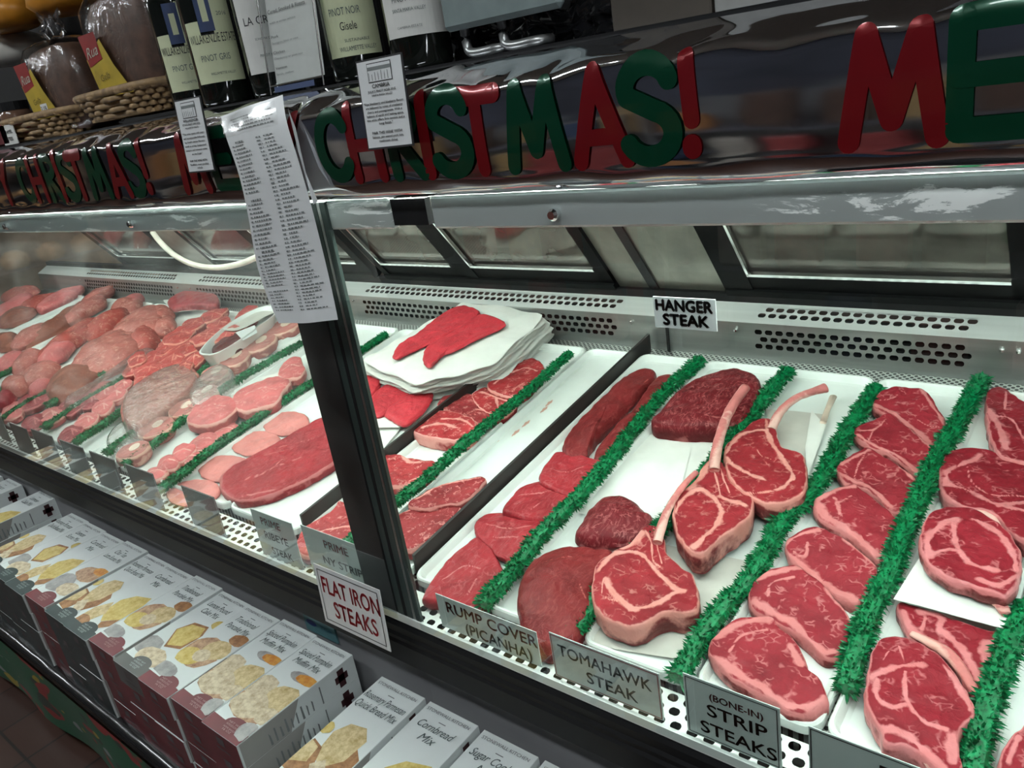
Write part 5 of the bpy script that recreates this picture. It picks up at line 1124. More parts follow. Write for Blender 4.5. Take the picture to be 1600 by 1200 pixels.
for cx, cy, rx, ry, s in sh:
    o = slab(ell(cx, cy, rx, ry, -22), 'thick cross-cut shank with a round white bone, %s' % s, 'shank', 'shank', th=.036, h=.010, name='cross_cut_shank', edge=.004, rim=.001, rings=12, N_=60, bulge=.003, seams=[(.001, [(cx - 14, cy + 5), (cx, cy - 3), (cx + 16, cy)])])
    P = [on_deck(*p, .0475) for p in ell(cx + 3, cy - 4, 10, 4, -30)]; mb = MB()
    mb.add([tuple(p) for p in P] + [tuple(p - Vector((0, 0, .006))) for p in P], [tuple(range(12))] + [(i, (i + 1) % 12, 12 + (i + 1) % 12, 12 + i) for i in range(12)])
    mb.build('marrow_bone', M_BONEW, o)
# white tub with liver
def tub():
    rim_ = [(312, 549), (344, 516), (384, 490), (420, 477), (431, 489), (402, 512), (368, 536), (342, 551), (325, 555)]
    P = [on_deck(*p, .085) for p in rim_]; C = catmull([(p.x, p.y) for p in P], 6); n = len(C)
    G = Vector((sum(c.x for c in C) / n, sum(c.y for c in C) / n)); e = empty('plastic_tub', (G.x, G.y, zd(G.y)), 'white plastic tub of dark liver on the cross-cut shank tray', 'tub')
    mb = MB(); rows = []
    for s, z in ((.80, .012), (.9, .05), (.97, .082), (1.0, .083), (1.0, .087), (.96, .087), (.93, .080), (.86, .05), (.77, .016)):
        rows.append([(G.x + (c.x - G.x) * s, G.y + (c.y - G.y) * s, zd(G.y + (c.y - G.y) * s) + z) for c in C])
    mb.add([p for r in rows for p in r], [(i * n + k, i * n + (k + 1) % n, (i + 1) * n + (k + 1) % n, (i + 1) * n + k) for i in range(len(rows) - 1) for k in range(n)] + [tuple(range(8 * n, 9 * n)), tuple(range(n))])
    mb.build('tub_shell', M_WHITE, e, smooth=False)
tub()
slab([(330, 545), (340, 532), (358, 520), (380, 522), (378, 534), (360, 546), (342, 550)], 'dark maroon liver slices inside the white tub', 'meat', 'liver', th=.05, h=.020, name='liver', dome=.006, rings=10, N_=50)
paper([(368, 520), (398, 508), (402, 520), (380, 532)], 'small white printed label lying in the tub', .080, M_CARD, .001, name='label')
paper([(345, 520), (425, 474), (432, 490), (372, 520)], 'crumpled cream paper in the back of the white tub', .070, M_PAPERT, .012)
# film-wrapped grey package
slab([(186, 640), (200, 612), (228, 590), (262, 572), (290, 567), (308, 580), (300, 600), (276, 620), (240, 645), (205, 662)], 'large pale meat package wrapped in cloudy film, between the chops and the shanks', 'meat package', 'roast', th=.055, h=.010, dome=.008, edge=.012, name='wrapped_meat')
def film(px, label, h, group=None, mat=None, th=.0, dome=.02):
    c0 = on_deck(sum(p[0] for p in px) / len(px), sum(p[1] for p in px) / len(px), h); P = [on_deck(*p, h) for p in px]; C = catmull([(p.x, p.y) for p in P], 6); n = len(C)
    G = Vector((sum(c.x for c in C) / n, sum(c.y for c in C) / n)); mb = MB(); vs = [(G.x, G.y, zd(G.y) + h + dome)]; R = 14; sd = hash_(label) % 31
    for r in range(1, R + 1):
        s = r / R
        for c in C:
            p = G.lerp(c, s); z = zd(p.y) + h + dome * (1 - s ** 3) + .005 * noise.noise(Vector((p.x * 30, p.y * 30, sd))) * (1.2 - s); z -= (.8 * h) * max(0, s - .85) / .15
            vs.append((p.x, p.y, z))
    mb.add(vs, [(0, 1 + i, 1 + (i + 1) % n) for i in range(n)] + [(1 + r * n + i, 1 + (r + 1) * n + i, 1 + (r + 1) * n + (i + 1) % n, 1 + r * n + (i + 1) % n) for r in range(R - 1) for i in range(n)])
    return tag(mb.build('cling_film', mat or M_FILM, smooth=True), label, 'plastic film', group)
M_FILMC = film_mat('cloudy_film', 0.22, (0.62, 0.60, 0.54), 40, 1.0, k=1.5)
film([(182, 645), (195, 610), (225, 586), (262, 568), (292, 563), (314, 582), (300, 610), (270, 640), (235, 665), (200, 680)], 'cloudy crinkled film around the pale meat package', .068, mat=M_FILMC, dome=.012)
film([(160, 690), (190, 655), (230, 635), (262, 640), (235, 680), (190, 715)], 'clear film spilling over the bare tray end', .03, dome=.01)
film([(305, 590), (345, 565), (370, 580), (350, 610), (310, 640), (290, 620)], 'clear crinkled film over the fourth and fifth shanks', .055, dome=.008)
# red chunk row
ck = [(385, 492, 24, 11), (372, 508, 18, 8), (330, 492, 26, 9), (300, 505, 22, 9), (352, 520, 24, 9), (320, 525, 26, 10), (280, 522, 24, 10), (292, 542, 26, 11), (258, 540, 20, 10), (268, 560, 24, 11), (240, 558, 18, 10), (302, 560, 16, 10), (288, 572, 14, 9), (232, 578, 24, 12), (215, 560, 16, 9), (250, 588, 20, 10), (222, 592, 20, 9), (205, 575, 14, 8), (340, 505, 20, 8)]
wd_ = ['furthest back at the right', 'behind the tub corner', 'at the back edge of the heap', 'at the back left of the heap', 'touching the tub rim', 'upper middle of the heap', 'upper left of the heap', 'centre of the heap', 'left of the centre', 'lower centre of the heap', 'at the left flank of the heap', 'dark-sided, right below the centre', 'dark-sided, by the green garland', 'near the front of the heap', 'on the left beside the pale roast', 'low, touching the wrapped package', 'frontmost of the heap', 'front left of the heap', 'small, in the upper right of the heap']
for (cx, cy, rx, ry), s in zip(ck, wd_):
    blob(cx, cy, rx, ry, -25, 'red fat-streaked meat chunk, %s' % s, 'meat chunk', 'chunk', .030, .012 + .018 * ((cx * 7 + cy) % 3) / 2 + .012, 'meat_chunk', jag=.25, edge=.004, rim=.0015, dome=.004, fold=.006, seams=[(.0025, [(cx - rx * .7, cy + ry * .4), (cx - rx * .1, cy - ry * .3), (cx + rx * .7, cy - ry * .2)]), (.0015, [(cx, cy + ry * .6), (cx + rx * .2, cy - ry * .6)])])
slab([(262, 468), (280, 456), (305, 452), (325, 455), (340, 462), (338, 474), (310, 474), (285, 476), (268, 478)], 'dark red piece on white paper at the back, below the rear grille', 'meat', 'flat', th=.03, h=.03, dome=.008, name='beef_piece')
paper([(255, 470), (345, 455), (345, 480), (270, 490)], 'crumpled white paper under the dark red back piece', .028, M_PAPERW, .008)
# pale roasts in film
rs = [(165, 545, 62, 26, -28, 'big pale pink roast nearest, in glistening film', .05), (215, 500, 44, 18, -24, 'big pale pink roast behind the nearest one', .055), (110, 590, 46, 22, -25, 'brownish pink roast at the front of the film-wrapped row', .045), (245, 490, 26, 12, -20, 'purplish roast end at the back of the film-wrapped row', .04), (222, 525, 26, 15, -25, 'pink fatty chop resting between roasts and red chunks', .04),
      (105, 525, 60, 11, -33, 'long narrow pink roast left of the big pale ones', .04), (165, 498, 40, 10, -30, 'long narrow orange-pink roast further back', .04), (195, 475, 26, 9, -20, 'pink roast tip at the back left', .04),
      (80, 510, 52, 9, -30, 'long brown sausage-like roast, front of two', .03), (110, 490, 48, 9, -30, 'long brown sausage-like roast, back of two', .03), (60, 578, 34, 14, -25, 'pink roast beside the short garland', .035), (22, 598, 26, 12, -20, 'pink roast at the left edge', .035), (40, 560, 30, 10, -30, 'pale roast behind the left edge roast', .035),
      (25, 490, 34, 10, -20, 'grey-brown wrapped cut in the hazy far corner', .03), (60, 470, 40, 8, -20, 'dull orange cut in the hazy far corner', .03), (10, 530, 22, 12, -10, 'brownish cut at the left edge, mid height', .03), (30, 455, 30, 6, -15, 'small dull cut deepest in the far corner', .03)]
for cx, cy, rx, ry, an, s, th in rs: blob(cx, cy, rx * 1.02, ry * 1.02, an, s, 'roast', 'brown' if 'brown' in s else 'redroast' if ('orange' in s or 'fatty' in s or 'narrow' in s) else 'roast', th, .010, 'pale_roast', dome=.034, edge=.020, jag=.08, fold=.010, N_=70)
film([(92, 628), (135, 602), (180, 572), (222, 542), (248, 540), (215, 575), (165, 612), (105, 642)], 'glistening clear film along the front of the nearest pale roast', .05, dome=.010, mat=film_mat('wet_film', 0.02, (.8, .75, .75), 90, 1.0, k=1.5))
# rib chops far left
ch = [(160, 610, 22, 13, 'shaggy rib chop at the back of the left chop tray'), (125, 600, 18, 9, 'small pink chop beside the thin garland'), (112, 632, 24, 12, 'oval rib chop with a dark eye, centre of the left chop tray'), (140, 622, 20, 12, 'reddish rib chop beside the thick garland'), (80, 648, 22, 12, 'rib chop with pale fat rings near the cards'), (52, 658, 20, 11, 'rib chop just behind the leftmost cards'), (50, 625, 28, 12, 'dark square cut left of the thin garland'), (20, 640, 22, 12, 'pale pink cut at the front left corner'), (88, 612, 24, 10, 'grey-pink cut below the short garland'),
      (180, 615, 18, 9, 'red piece right of the thick dark garland'), (160, 635, 18, 10, 'red-and-white piece right of the thick dark garland'), (135, 655, 22, 10, 'pale pink piece in the narrow tray'), (110, 675, 22, 10, 'pink piece just behind the cards in the narrow tray'), (192, 600, 14, 8, 'small red piece beside the wrapped package')]
for cx, cy, rx, ry, s in ch: blob(cx, cy, rx, ry, -25, s, 'chop', 'stew' if cx > 150 or 'pale' in s else 'beef', .024, .012, 'rib_chop', jag=.12, rim=.0025, edge=.004, dome=.004, seams=[(.003, [(cx - rx * .6, cy + ry * .3), (cx, cy - ry * .4), (cx + rx * .5, cy)]), (.002, [(cx + rx * .2, cy + ry * .5), (cx + rx * .1, cy - ry * .5)])])

# the crowded far end of the left case
ex = [(255, 505, 20, 9, 'roast', 'pink cut wedged behind the red chunks'), (140, 560, 40, 14, 'roast', 'fatty pink roast lying low between two big pale ones'), (190, 530, 34, 13, 'roast', 'pink roast with a folded middle, in the film-wrapped row'), (235, 508, 24, 11, 'roast', 'small purplish roast in the film-wrapped row'),
      (130, 478, 40, 8, 'roast', 'narrow brown cut at the back, left of the roast tip'), (90, 462, 40, 7, 'stew', 'pale reddish cut far back on the left'), (150, 458, 30, 6, 'roast', 'grey-pink cut at the foot of the rear grille, far left'), (8, 480, 26, 8, 'stew', 'reddish cut on the left edge, far back'), (45, 520, 32, 10, 'roast', 'tan cut left of the brown sausage-like roasts'), (15, 560, 26, 10, 'stew', 'pink cut at the left edge beside the garland'),
      (85, 545, 30, 10, 'stew', 'pink cut behind the brownish roast'), (60, 600, 20, 8, 'stew', 'small pink cut beside the short garland'), (5, 620, 18, 9, 'beef', 'red cut at the left edge near the front'), (25, 470, 30, 7, 'stew', 'orange-pink cut in the far corner'), (200, 470, 26, 7, 'stew', 'pale cut beside the white paper at the back')]
for cx, cy, rx, ry, kd, s in ex: blob(cx, cy, rx, ry, -27, s, 'meat piece', kd, .040, .014, 'meat_cut', dome=.024, edge=.014, jag=.12, fold=.008)

# ================================================================== ON TOP OF THE CASES
ZT = 1.600; ZT2 = 1.629        # canopy top; top of the foil-covered ledge
MB().box(-5.2, .75, .045, .95, 1.600, 1.6275).build('counter_mat', M_BLACK, caseL)
M_BGLASS, nt_, b_ = new_mat('dark_bottle_glass'); b_.inputs['Base Color'].default_value = (0.008, 0.010, 0.008, 1); b_.inputs['Roughness'].default_value = .08; b_.inputs['Coat Weight'].default_value = .5
M_LGREEN = plain('pale_green_label', (0.60, 0.64, 0.42), .6, 0, .05); M_LWHITE = plain('white_wine_label', (.68, .68, .65), .6, 0, .05); M_LBLUE = plain('blue_strip', (.035, .06, .15), .5)
M_CREAML = plain('cream_wine_label', (.45, .44, .36), .6, 0, .05)
def bottle(x, y, label, lines, lmat, z0=ZT2, turn=0.0, strip=True, lab=(.036, .160), half=60, r=.0425, step=False, cap=M_BLACK):
    e = empty('wine_bottle', (x, y, z0), label, 'bottle')
    prof = [(0, 0), (r * .9, 0), (r, .006), (r, .185), (r * .93, .205), (r * .6, .228), (.0155, .245), (.0145, .29), (.016, .292), (.016, .305), (0, .305)]
    b = MB(); b.lathe(prof, (x, y, z0), 28); b.build('bottle_glass', M_BGLASS, e, smooth=True)
    c = MB(); c.lathe([(.0165, .262), (.0168, .306), (0, .307)], (x, y, z0), 16); c.build('capsule', cap, e, smooth=True)
    fa = math.atan2(CAM.y - y, CAM.x - x) + turn
    def P(t, z, o=0.0005): return Vector((x + (r + o) * math.cos(fa + t), y + (r + o) * math.sin(fa + t), z0 + z))
    H = math.radians(half); n = 16; mb = MB()
    z_a, z_b = lab
    for i in range(n):
        t0, t1 = -H + 2 * H * i / n, -H + 2 * H * (i + 1) / n
        def top(t):
            if not step: return z_b
            q = t / H
            return z_b - .028 if q < -.35 else (z_b - .05 if q < .12 else z_b + .022 + .028 * (q - .12))
        mb.quad(P(t0, z_a), P(t1, z_a), P(t1, top((t0 + t1) / 2 + .001)), P(t0, top((t0 + t1) / 2)))
    mb.build('label', lmat, e)
    if strip:
        s = MB()
        for i in range(5):
            t0 = H * (-.36 + .11 * i); t1 = t0 + H * .11; s.quad(P(t0, z_b - .045, .0008), P(t1, z_b - .045, .0008), P(t1, z_b + .022, .0008), P(t0, z_b + .022, .0008))
        st = s.build('blue_strip', M_LBLUE, e)
        q = MB(); q.quad(P(-H * .18, z_b - .03, .0012), P(H * .04, z_b - .03, .0012), P(H * .04, z_b + .005, .0012), P(-H * .18, z_b + .005, .0012)); q.build('strip_emblem', M_LGREEN, st)
    for body, tc_, z, h, wm, mt in lines:
        o = text(body, 'lettering', mt, (0, 0, 0), (1, 0, 0), (0, 1, 0), h, wm, None, align='CENTER')
        for v in o.data.vertices:
            t = tc_ * H + v.co.x / r; pz = v.co.y; p = P(t, z + pz, .0012) - Vector((x, y, z0)); v.co = p
        o.data.update(); o.parent = e
    return e
est = lambda v, s: [('2016', .55, .138, .006, .018, M_INKS), (s + ' ESTATE', .02, .098, .014, .082, M_INK), (v, -.05, .070, .010, .048, M_INKS), ('WILLAMETTE VALLEY', .1, .048, .004, .042, M_INKS)]
def bx(px, py, y): return on_y(px, py, y)
p = bx(345, 90, .10); bottle(p.x - .018, .105, 'pale green labelled wine bottle with a blue strip, right of the similar pair', est('PINOT GRIS', 'WILLAKENZIE'), M_LGREEN, step=True)
p = bx(287, 110, .12); bottle(p.x - .010, .135, 'pale green labelled wine bottle with a blue strip, left of the similar pair', est('PINOT GRIS', 'WILLAKENZIE'), M_LGREEN, step=True)
p = bx(408, 60, .12); bottle(p.x, .13, 'dark wine bottle with a plain white label, half behind the brochure holder', [('LA CREMA', .1, .108, .012, .070, M_INK), ('SONOMA COAST', 0, .085, .0035, .035, M_INKS), ('PINOT NOIR', 0, .060, .004, .03, M_INKS)], M_LWHITE, strip=False)
p = bx(545, 40, .12); bottle(p.x, .125, 'dark wine bottle with a yellowish green label, right of the brochure holder', [('WILLAKENZIE ESTATE', .0, .112, .014, .084, M_INK), ('PINOT NOIR', -.15, .088, .010, .046, M_INKS), ('Gisele', -.1, .068, .011, .024, M_INK), ('SUSTAINABLE', .1, .052, .004, .036, M_INKS), ('WILLAMETTE VALLEY', .1, .040, .006, .056, M_INKS)], M_LGREEN, strip=False, lab=(.033, .165))
p = bx(640, 20, .10); bottle(p.x, .11, 'dark wine bottle with a large white label lettered in red and black', [("JULIA'S VINEYARD", -.05, .102, .012, .078, M_INKR), ('PINOT NOIR', -.15, .082, .006, .042, M_INKS), ('SANTA MARIA VALLEY', -.15, .070, .0045, .046, M_INKS), ('CAMBRIA ESTATE', -.2, .050, .003, .034, M_INKG)], M_LWHITE, strip=False, half=68, lab=(.040, .20))
for k, (px, y) in enumerate(((420, .28), (500, .29), (590, .28), (350, .26))):
    p = bx(px, 40, y); bottle(p.x, y, ['dark bottle in the back row, behind the brochure holder', 'dark bottle in the back row, behind the yellowish green label', 'dark bottle in the back row, left of the large white label', 'dark bottle in the back row, behind the pale green pair'][k], [], M_BLACKM, strip=False)
# acrylic brochure holder
a, b = bx(426, 140, .055), bx(508, 122, .055)
e = empty('brochure_holder', ((a.x + b.x) / 2, .055, ZT2), 'clear acrylic holder with a printed wine-pairing brochure between the bottles', 'holder')
X0, X1 = a.x, b.x
Y_ = lambda z: .050 + z * .12
P = lambda x, z, o=0: Vector((x, Y_(z) + o, ZT2 + z))
m = MB()
for o in (0, .018): m.quad(P(X0, 0, o), P(X1, 0, o), P(X1, .24, o), P(X0, .24, o))
m.quad(P(X0, 0, 0), P(X0, 0, .018), P(X0, .24, .018), P(X0, .24, 0)); m.quad(P(X1, 0, 0), P(X1, 0, .018), P(X1, .24, .018), P(X1, .24, 0)); m.build('acrylic_shell', M_ACRYL, e)
m = MB()
for xx in (X0, X1): m.tube([P(xx, 0), P(xx, .24)], .0012, 6)
m.tube([P(X0, .012), P(X1, .012)], .0012, 6); m.build('bright_edges', M_CHROME, e)
m = MB(); m.quad(P(X0 + .006, .014, .009), P(X1 - .006, .014, .009), P(X1 - .006, .22, .009), P(X0 + .006, .22, .009)); br_ = m.build('brochure', M_LWHITE, e)
m = MB(); m.quad(P(X0 + .012, .002, -.001), P(X1 - .02, .002, -.001), P(X1 - .02, .010, -.001), P(X0 + .012, .010, -.001)); m.build('base_strip', M_LBLUE, e)
W = X1 - X0
for i, (s, z, h, wm, mt) in enumerate((('Burgundy', .205, .004, .4, M_INK), ('Monterey', .19, .004, .35, M_INK), ('Mortadella', .158, .0045, .45, M_INK), ('Prosciutto', .143, .0045, .45, M_INK), ('Cured, Smoked & Roasts', .112, .0055, .70, M_INK), ('with a crisp white', .098, .003, .5, M_INKG), ('Pork', .078, .004, .14, M_INK), ('Sauvignon blanc or rose', .070, .003, .5, M_INKG), ('Chicken', .056, .004, .22, M_INK), ('Chardonnay or pinot noir', .048, .003, .55, M_INKG), ('Venison', .034, .004, .22, M_INK), ('Syrah, malbec', .026, .003, .34, M_INKG))):
    text(s, 'lettering', mt, P(X0 + .011, z, .008), (1, 0, 0), (0, .12, 1), h, W * wm, br_)

# grey device on bent legs
a, b = bx(697, 45, .09), bx(868, 5, .09)
e = empty('grey_device', ((a.x + b.x) / 2, .12, ZT2), 'flat grey-green panel on bent metal legs, right of the wine bottles', 'stand')
z0 = bx(740, 42, .09).z
m = MB(); m.box(a.x - .002, b.x + .01, .085, .10, z0, z0 + .16, bev=.006); m.build('panel', plain('grey_green_plastic', (.20, .25, .25), .5), e)
for lx in (bx(728, 60, .11).x, bx(800, 40, .13).x):
    m = MB(); m.tube(catmull([(lx, .11, z0 + .01), (lx, .11, ZT2 + .018), (lx + .01, .108, ZT2 + .007), (lx + .05, .11, ZT2 + .007), (lx + .06, .13, ZT2 + .007)], 5, False), .006, 10); part_label(m.build('leg', plain('satin_metal', (.35, .36, .36), .35, .8), e, smooth=True), 'bent tubular metal leg')
# crinkled black bag behind, and dark boxes to the right
m = MB(); rg = random.Random(5)
x0, x1 = bx(700, 70, .16).x, bx(950, 20, .16).x
m.grid([[Vector((x0 + (x1 - x0) * i / 30, .17 + .02 * noise.noise(Vector((i * .6, j * .7, 1))), ZT2 - .001 + (.06 + .02 * math.sin(i * .5)) * j / 10)) for j in range(11)] for i in range(31)])
m.grid([[Vector((x0 + (x1 - x0) * i / 30, .17 + .12 * j / 6, ZT2 - .001 + (.06 + .02 * math.sin(i * .5)) + .012 * noise.noise(Vector((i * .6, j * .7, 8))))) for j in range(7)] for i in range(31)])
tag(m.build('black_bag', plain('black_plastic_film', (.012, .012, .013), .15, coat=.5), smooth=True), 'crinkled shiny black plastic bag behind the grey panel', 'bag')
def carton(px0, px1, py, y, h, dpt, label, mat, s=None):
    a, b = bx(px0, py, y), bx(px1, py - (px1 - px0) * .18, y); e = empty('carton', ((a.x + b.x) / 2, y, ZT2), label, 'box')
    m = MB(); m.box(a.x, b.x, y, y + dpt, ZT2 - .001, ZT2 + h, bev=.002); m.build('carton_body', mat, e)
    if s: text(s, 'lettering', M_INK, (a.x + .02, y - .0005, ZT2 + h * .35), (1, 0, 0), (0, 0, 1), .010, (b.x - a.x) * .45, e)
    return e
carton(955, 1110, 25, .11, .11, .2, 'dark brown box with small lettering, right of the grey panel', plain('dark_brown_card', (.055, .045, .035), .6), "William's Finest")
carton(1115, 1330, 0, .11, .10, .2, 'pale grey box top at the upper right', plain('pale_grey_card', (.25, .25, .24), .6))
carton(1340, 1700, -50, .12, .10, .2, 'dark box at the upper right corner', plain('charcoal_card', (.05, .045, .045), .6))
# bread: two wicker trays, dark loaves in bags
M_WICK = plain('wicker', (.30, .19, .09), .6, 0, .35, 60, .4)
def basket(cx, cy, rx, ry, label, z=ZT2, h=.05):
    e = empty('wicker_basket', (cx, cy, z), label, 'basket')
    n = 48
    for r_ in range(5):
        m = MB(); pts = []
        for k in range(n * 2 + 1):
            a = 2 * math.pi * k / (n * 2); w_ = .0045 * (1 if (k // 2 + r_) % 2 else -1); f = .80 + .20 * r_ / 4
            se = lambda c: math.copysign(abs(c) ** .55, c)
            pts.append((cx + (rx * f + w_) * se(math.cos(a)), cy + (ry * f + w_) * se(math.sin(a)), z + .006 + r_ * h / 5))
        m.tube(pts, .0052, 6, caps=False); m.build('woven_band', M_WICK, e, smooth=True)
    m = MB(); pts = [(cx + rx * 1.03 * math.copysign(abs(math.cos(2 * math.pi * k / n)) ** .55, math.cos(2 * math.pi * k / n)), cy + ry * 1.03 * math.copysign(abs(math.sin(2 * math.pi * k / n)) ** .55, math.sin(2 * math.pi * k / n)), z + h) for k in range(n + 1)]
    m.tube(pts, .007, 8, caps=False); m.build('rim', M_WICK, e, smooth=True)
    m = MB(); m.box(cx - rx * .74, cx + rx * .74, cy - ry * .74, cy + ry * .74, z, z + .006); m.build('basket_base', M_WICK, e)
    return e
M_BREAD = plain('dark_rye_crust', (.085, .042, .026), .55, 0, .4, 40, .5)
M_YEL = plain('yellow_bag_label', (.50, .36, .04), .35); M_RED = plain('red_bag_print', (.28, .02, .02), .35)
def loaf(cx, cy, label, z=ZT2 + .008, rot=0.0, wd=.085, h=.20, dp=.055, sticker=False):
    e = empty('bread_loaf', (cx, cy, z), label, 'bread')
    def sup(a, p): return math.copysign(abs(math.cos(a)) ** p, math.cos(a)), math.copysign(abs(math.sin(a)) ** p, math.sin(a))
    def shell(k, top, name, mat, wob, rr=12):
        m = MB(); n = 32; rows = []; 
        for s, f in ((0, .9), (.05, 1.0), (.3, 1.03), (.6, 1.0), (.85, .95), (.95, .8), (1.0, .45), (1.02, .1)):
            r = []
            for i in range(n):
                a = 2 * math.pi * i / n; u, v = sup(a, .6); w_ = wob * noise.noise(Vector((u * 3 + cx * 9, v * 3, s * 4)))
                r.append((cx + (wd * f * k + w_) * u, cy + (dp * f * k + w_) * v, z + s * h * (k if top else 1) + w_ * .5))
            rows.append(r)
        if not top:
            for s, f in ((1.10, .35), (1.2, .12), (1.28, .3)):
                rows.insert(len(rows), [(cx + (wd * f * k * (1 + .3 * math.sin(i * 2.3))) * math.cos(2 * math.pi * i / n), cy + dp * f * k * math.sin(2 * math.pi * i / n), z + s * h + .01 * math.sin(i * 1.9)) for i in range(n)])
        m.add([p for r in rows for p in r], [(q * n + i, q * n + (i + 1) % n, (q + 1) * n + (i + 1) % n, (q + 1) * n + i) for q in range(len(rows) - 1) for i in range(n)])
        return m.build(name, mat, e, smooth=True)
    shell(.94, True, 'loaf', M_BREAD, .004); bag = shell(1.08, False, 'plastic_bag', M_CELLO, .012)
    # yellow and red printed panel on the side of the bag
    fa = cy - dp * 1.13
    m = MB(); zz = z + .004
    m.add([(cx - .105, fa, zz + .105), (cx - .085, fa, zz + .030), (cx + .045, fa, zz + .030), (cx - .002, fa, zz + .085), (cx - .030, fa, zz + .135)], [(0, 1, 2, 3, 4)]); pn = m.build('printed_panel', M_YEL, e)
    m = MB(); m.add([(cx - .112, fa - .0006, zz + .150), (cx - .098, fa - .0006, zz + .090), (cx - .038, fa - .0006, zz + .100), (cx - .042, fa - .0006, zz + .150)], [(0, 1, 2, 3)]); m.build('red_print', M_RED, pn)
    text('Rua', 'lettering', M_CREAML, (cx - .095, fa - .0012, zz + .105), (1, 0, .1), (0, 0, 1), .020, .050, pn, shear=.3)
    text('Gelb', 'lettering', plain('olive_print', (.14, .10, .01), .5), (cx - .066, fa - .0012, zz + .060), (1, 0, .1), (0, 0, 1), .012, .040, pn)
    if sticker:
        m = MB(); m.box(cx - .040, cx - .006, fa - .0015, fa - .0005, zz + .038, zz + .060); m.build('price_sticker', M_CARD, e); text('3.19', 'lettering', M_INK, (cx - .037, fa - .0018, zz + .043), (1, 0, 0), (0, 0, 1), .012, .028, pn)
    return e
b1, b2 = bx(30, 195, .13), bx(150, 190, .13); c1, c2 = bx(150, 160, .13), bx(272, 150, .13)
basket((b1.x + b2.x) / 2, .15, (b2.x - b1.x) / 2, .085, 'low wicker basket at the left holding the bread loaf with the price sticker')
basket((c1.x + c2.x) / 2 + .02, .15, (c2.x - c1.x) / 2 + .02, .085, 'low wicker basket beside the wine bottles holding the second bread loaf', z=ZT2 + .012)
p = bx(85, 100, .13); loaf(p.x, .15, 'dark rye loaf in a clear bag with a small white price sticker', wd=.125, h=.19, sticker=True)
p = bx(205, 80, .13); loaf(p.x, .15, 'dark rye loaf in a clear bag, the larger one nearer the wine bottles', z=ZT2 + .02, wd=.130, h=.23)
M_ORA = plain('orange_bag', (.65, .27, .03), .35, 0, .25, 12)
for k, (px, py, y, s) in enumerate(((8, 20, .36, 'orange and clear bread bag lying behind, at the top left corner'), (105, -12, .36, 'orange-yellow bread bag lying behind, above the first loaf'), (20, 75, .42, 'white bread bag behind the first loaf at the left edge'))):
    p = bx(px, py, y); m = MB(); m.lathe([(0, 0), (.09, .005), (.12, .03), (.11, .07), (.05, .10), (0, .105)], (p.x, y, p.z - .05), 20, sx=1.2, sy=.8)
    tag(m.build('bread_bag', M_ORA if k < 2 else M_PAPERT, smooth=True), s, 'bag')
m = MB(); m.box(-5.1, .7, .50, .53, ZT2, 2.1); tag(m.build('back_shelf_panel', M_BLACKM), 'dark panel standing behind the goods on the case tops', 'panel')
e = empty('jar', (bx(10, 170, .2).x, .22, ZT2), 'glass jar with a dark lid at the left edge, beside the wicker basket', 'jar')
m = MB(); m.lathe([(0, 0), (.04, 0), (.042, .01), (.042, .08), (.036, .09)], (bx(10, 170, .2).x, .22, ZT2), 20); m.build('jar_glass', plain('brown_jar', (.16, .09, .06), .15), e, smooth=True)
m = MB(); m.lathe([(0, .112), (.038, .112), (.038, .09)], (bx(10, 170, .2).x, .22, ZT2), 20); m.build('lid', M_BLACK, e)
p = bx(35, 185, .10); card('label_card', p.x - .05, p.x + .035, ZT2, ZT2 + .045, .06, 'white price card beside the wicker basket at the left', [('CARAMEL', .5, .55, .008, .06, M_INK), ('BITES', .5, .2, .008, .04, M_INK)], mat=M_LWHITE)
p = bx(5, 200, .06); m = MB(); m.box(p.x - .12, p.x + .01, .06, .12, ZT2, ZT2 + .05, bev=.004); tag(m.build('red_box', plain('dark_red_card', (.12, .01, .015), .5)), 'small dark red box at the left edge of the case top', 'box')

# ================================================================== BAKING MIX BOXES
ZBOX = 1.6 - .75 * 1.42; TH = .058
kr = on_z(552, 1022, ZBOX); kf = on_z(380, 1172, ZBOX); LB = kr.y - kf.y; WB = kr.x - on_z(495, 993, ZBOX).x
M_BXW = plain('white_carton', (.74, .79, .78), .38, 0, .03, 10); M_BXM = plain('maroon_carton', (.17, .020, .030), .35, 0, .15, 8); M_BXG = plain('dark_green_carton', (.022, .040, .042), .35, 0, .15, 8); M_BXK = plain('slate_carton', (.11, .11, .105), .35, 0, .2, 8)
M_BXS = plain('warm_grey_side', (.36, .35, .33), .45, 0, .08, 10)
def crumb(name, c1, c2, sc=60):
    mt, nt, b = new_mat(name); tc = N(nt, 'ShaderNodeTexCoord'); no = N(nt, 'ShaderNodeTexNoise', i_Scale=float(sc), i_Detail=6.0, i_Roughness=.7); nt.links.new(tc.outputs['Object'], no.inputs['Vector'])
    r = ramp(nt, no.outputs[0], [(.35, c1), (.6, c2)]); nt.links.new(r.outputs[0], b.inputs['Base Color']); b.inputs['Roughness'].default_value = .4; return mt
C_YEL = crumb('corn_crumb', (.55, .38, .07), (.74, .60, .22)); C_BREAD = crumb('bread_crumb', (.46, .32, .12), (.74, .60, .34)); C_CRUST = crumb('brown_crust', (.22, .09, .03), (.45, .22, .09)); C_CREAM = crumb('cream_crumb', (.46, .34, .20), (.76, .66, .48)); C_PINK = crumb('griddled_brown', (.30, .14, .08), (.62, .40, .24)); C_GREY = crumb('grey_cloth', (.25, .24, .24), (.45, .44, .43), 25); C_ORG = crumb('orange_fruit', (.60, .20, .03), (.75, .38, .08))
def P2(pts, mat): return (pts, mat)
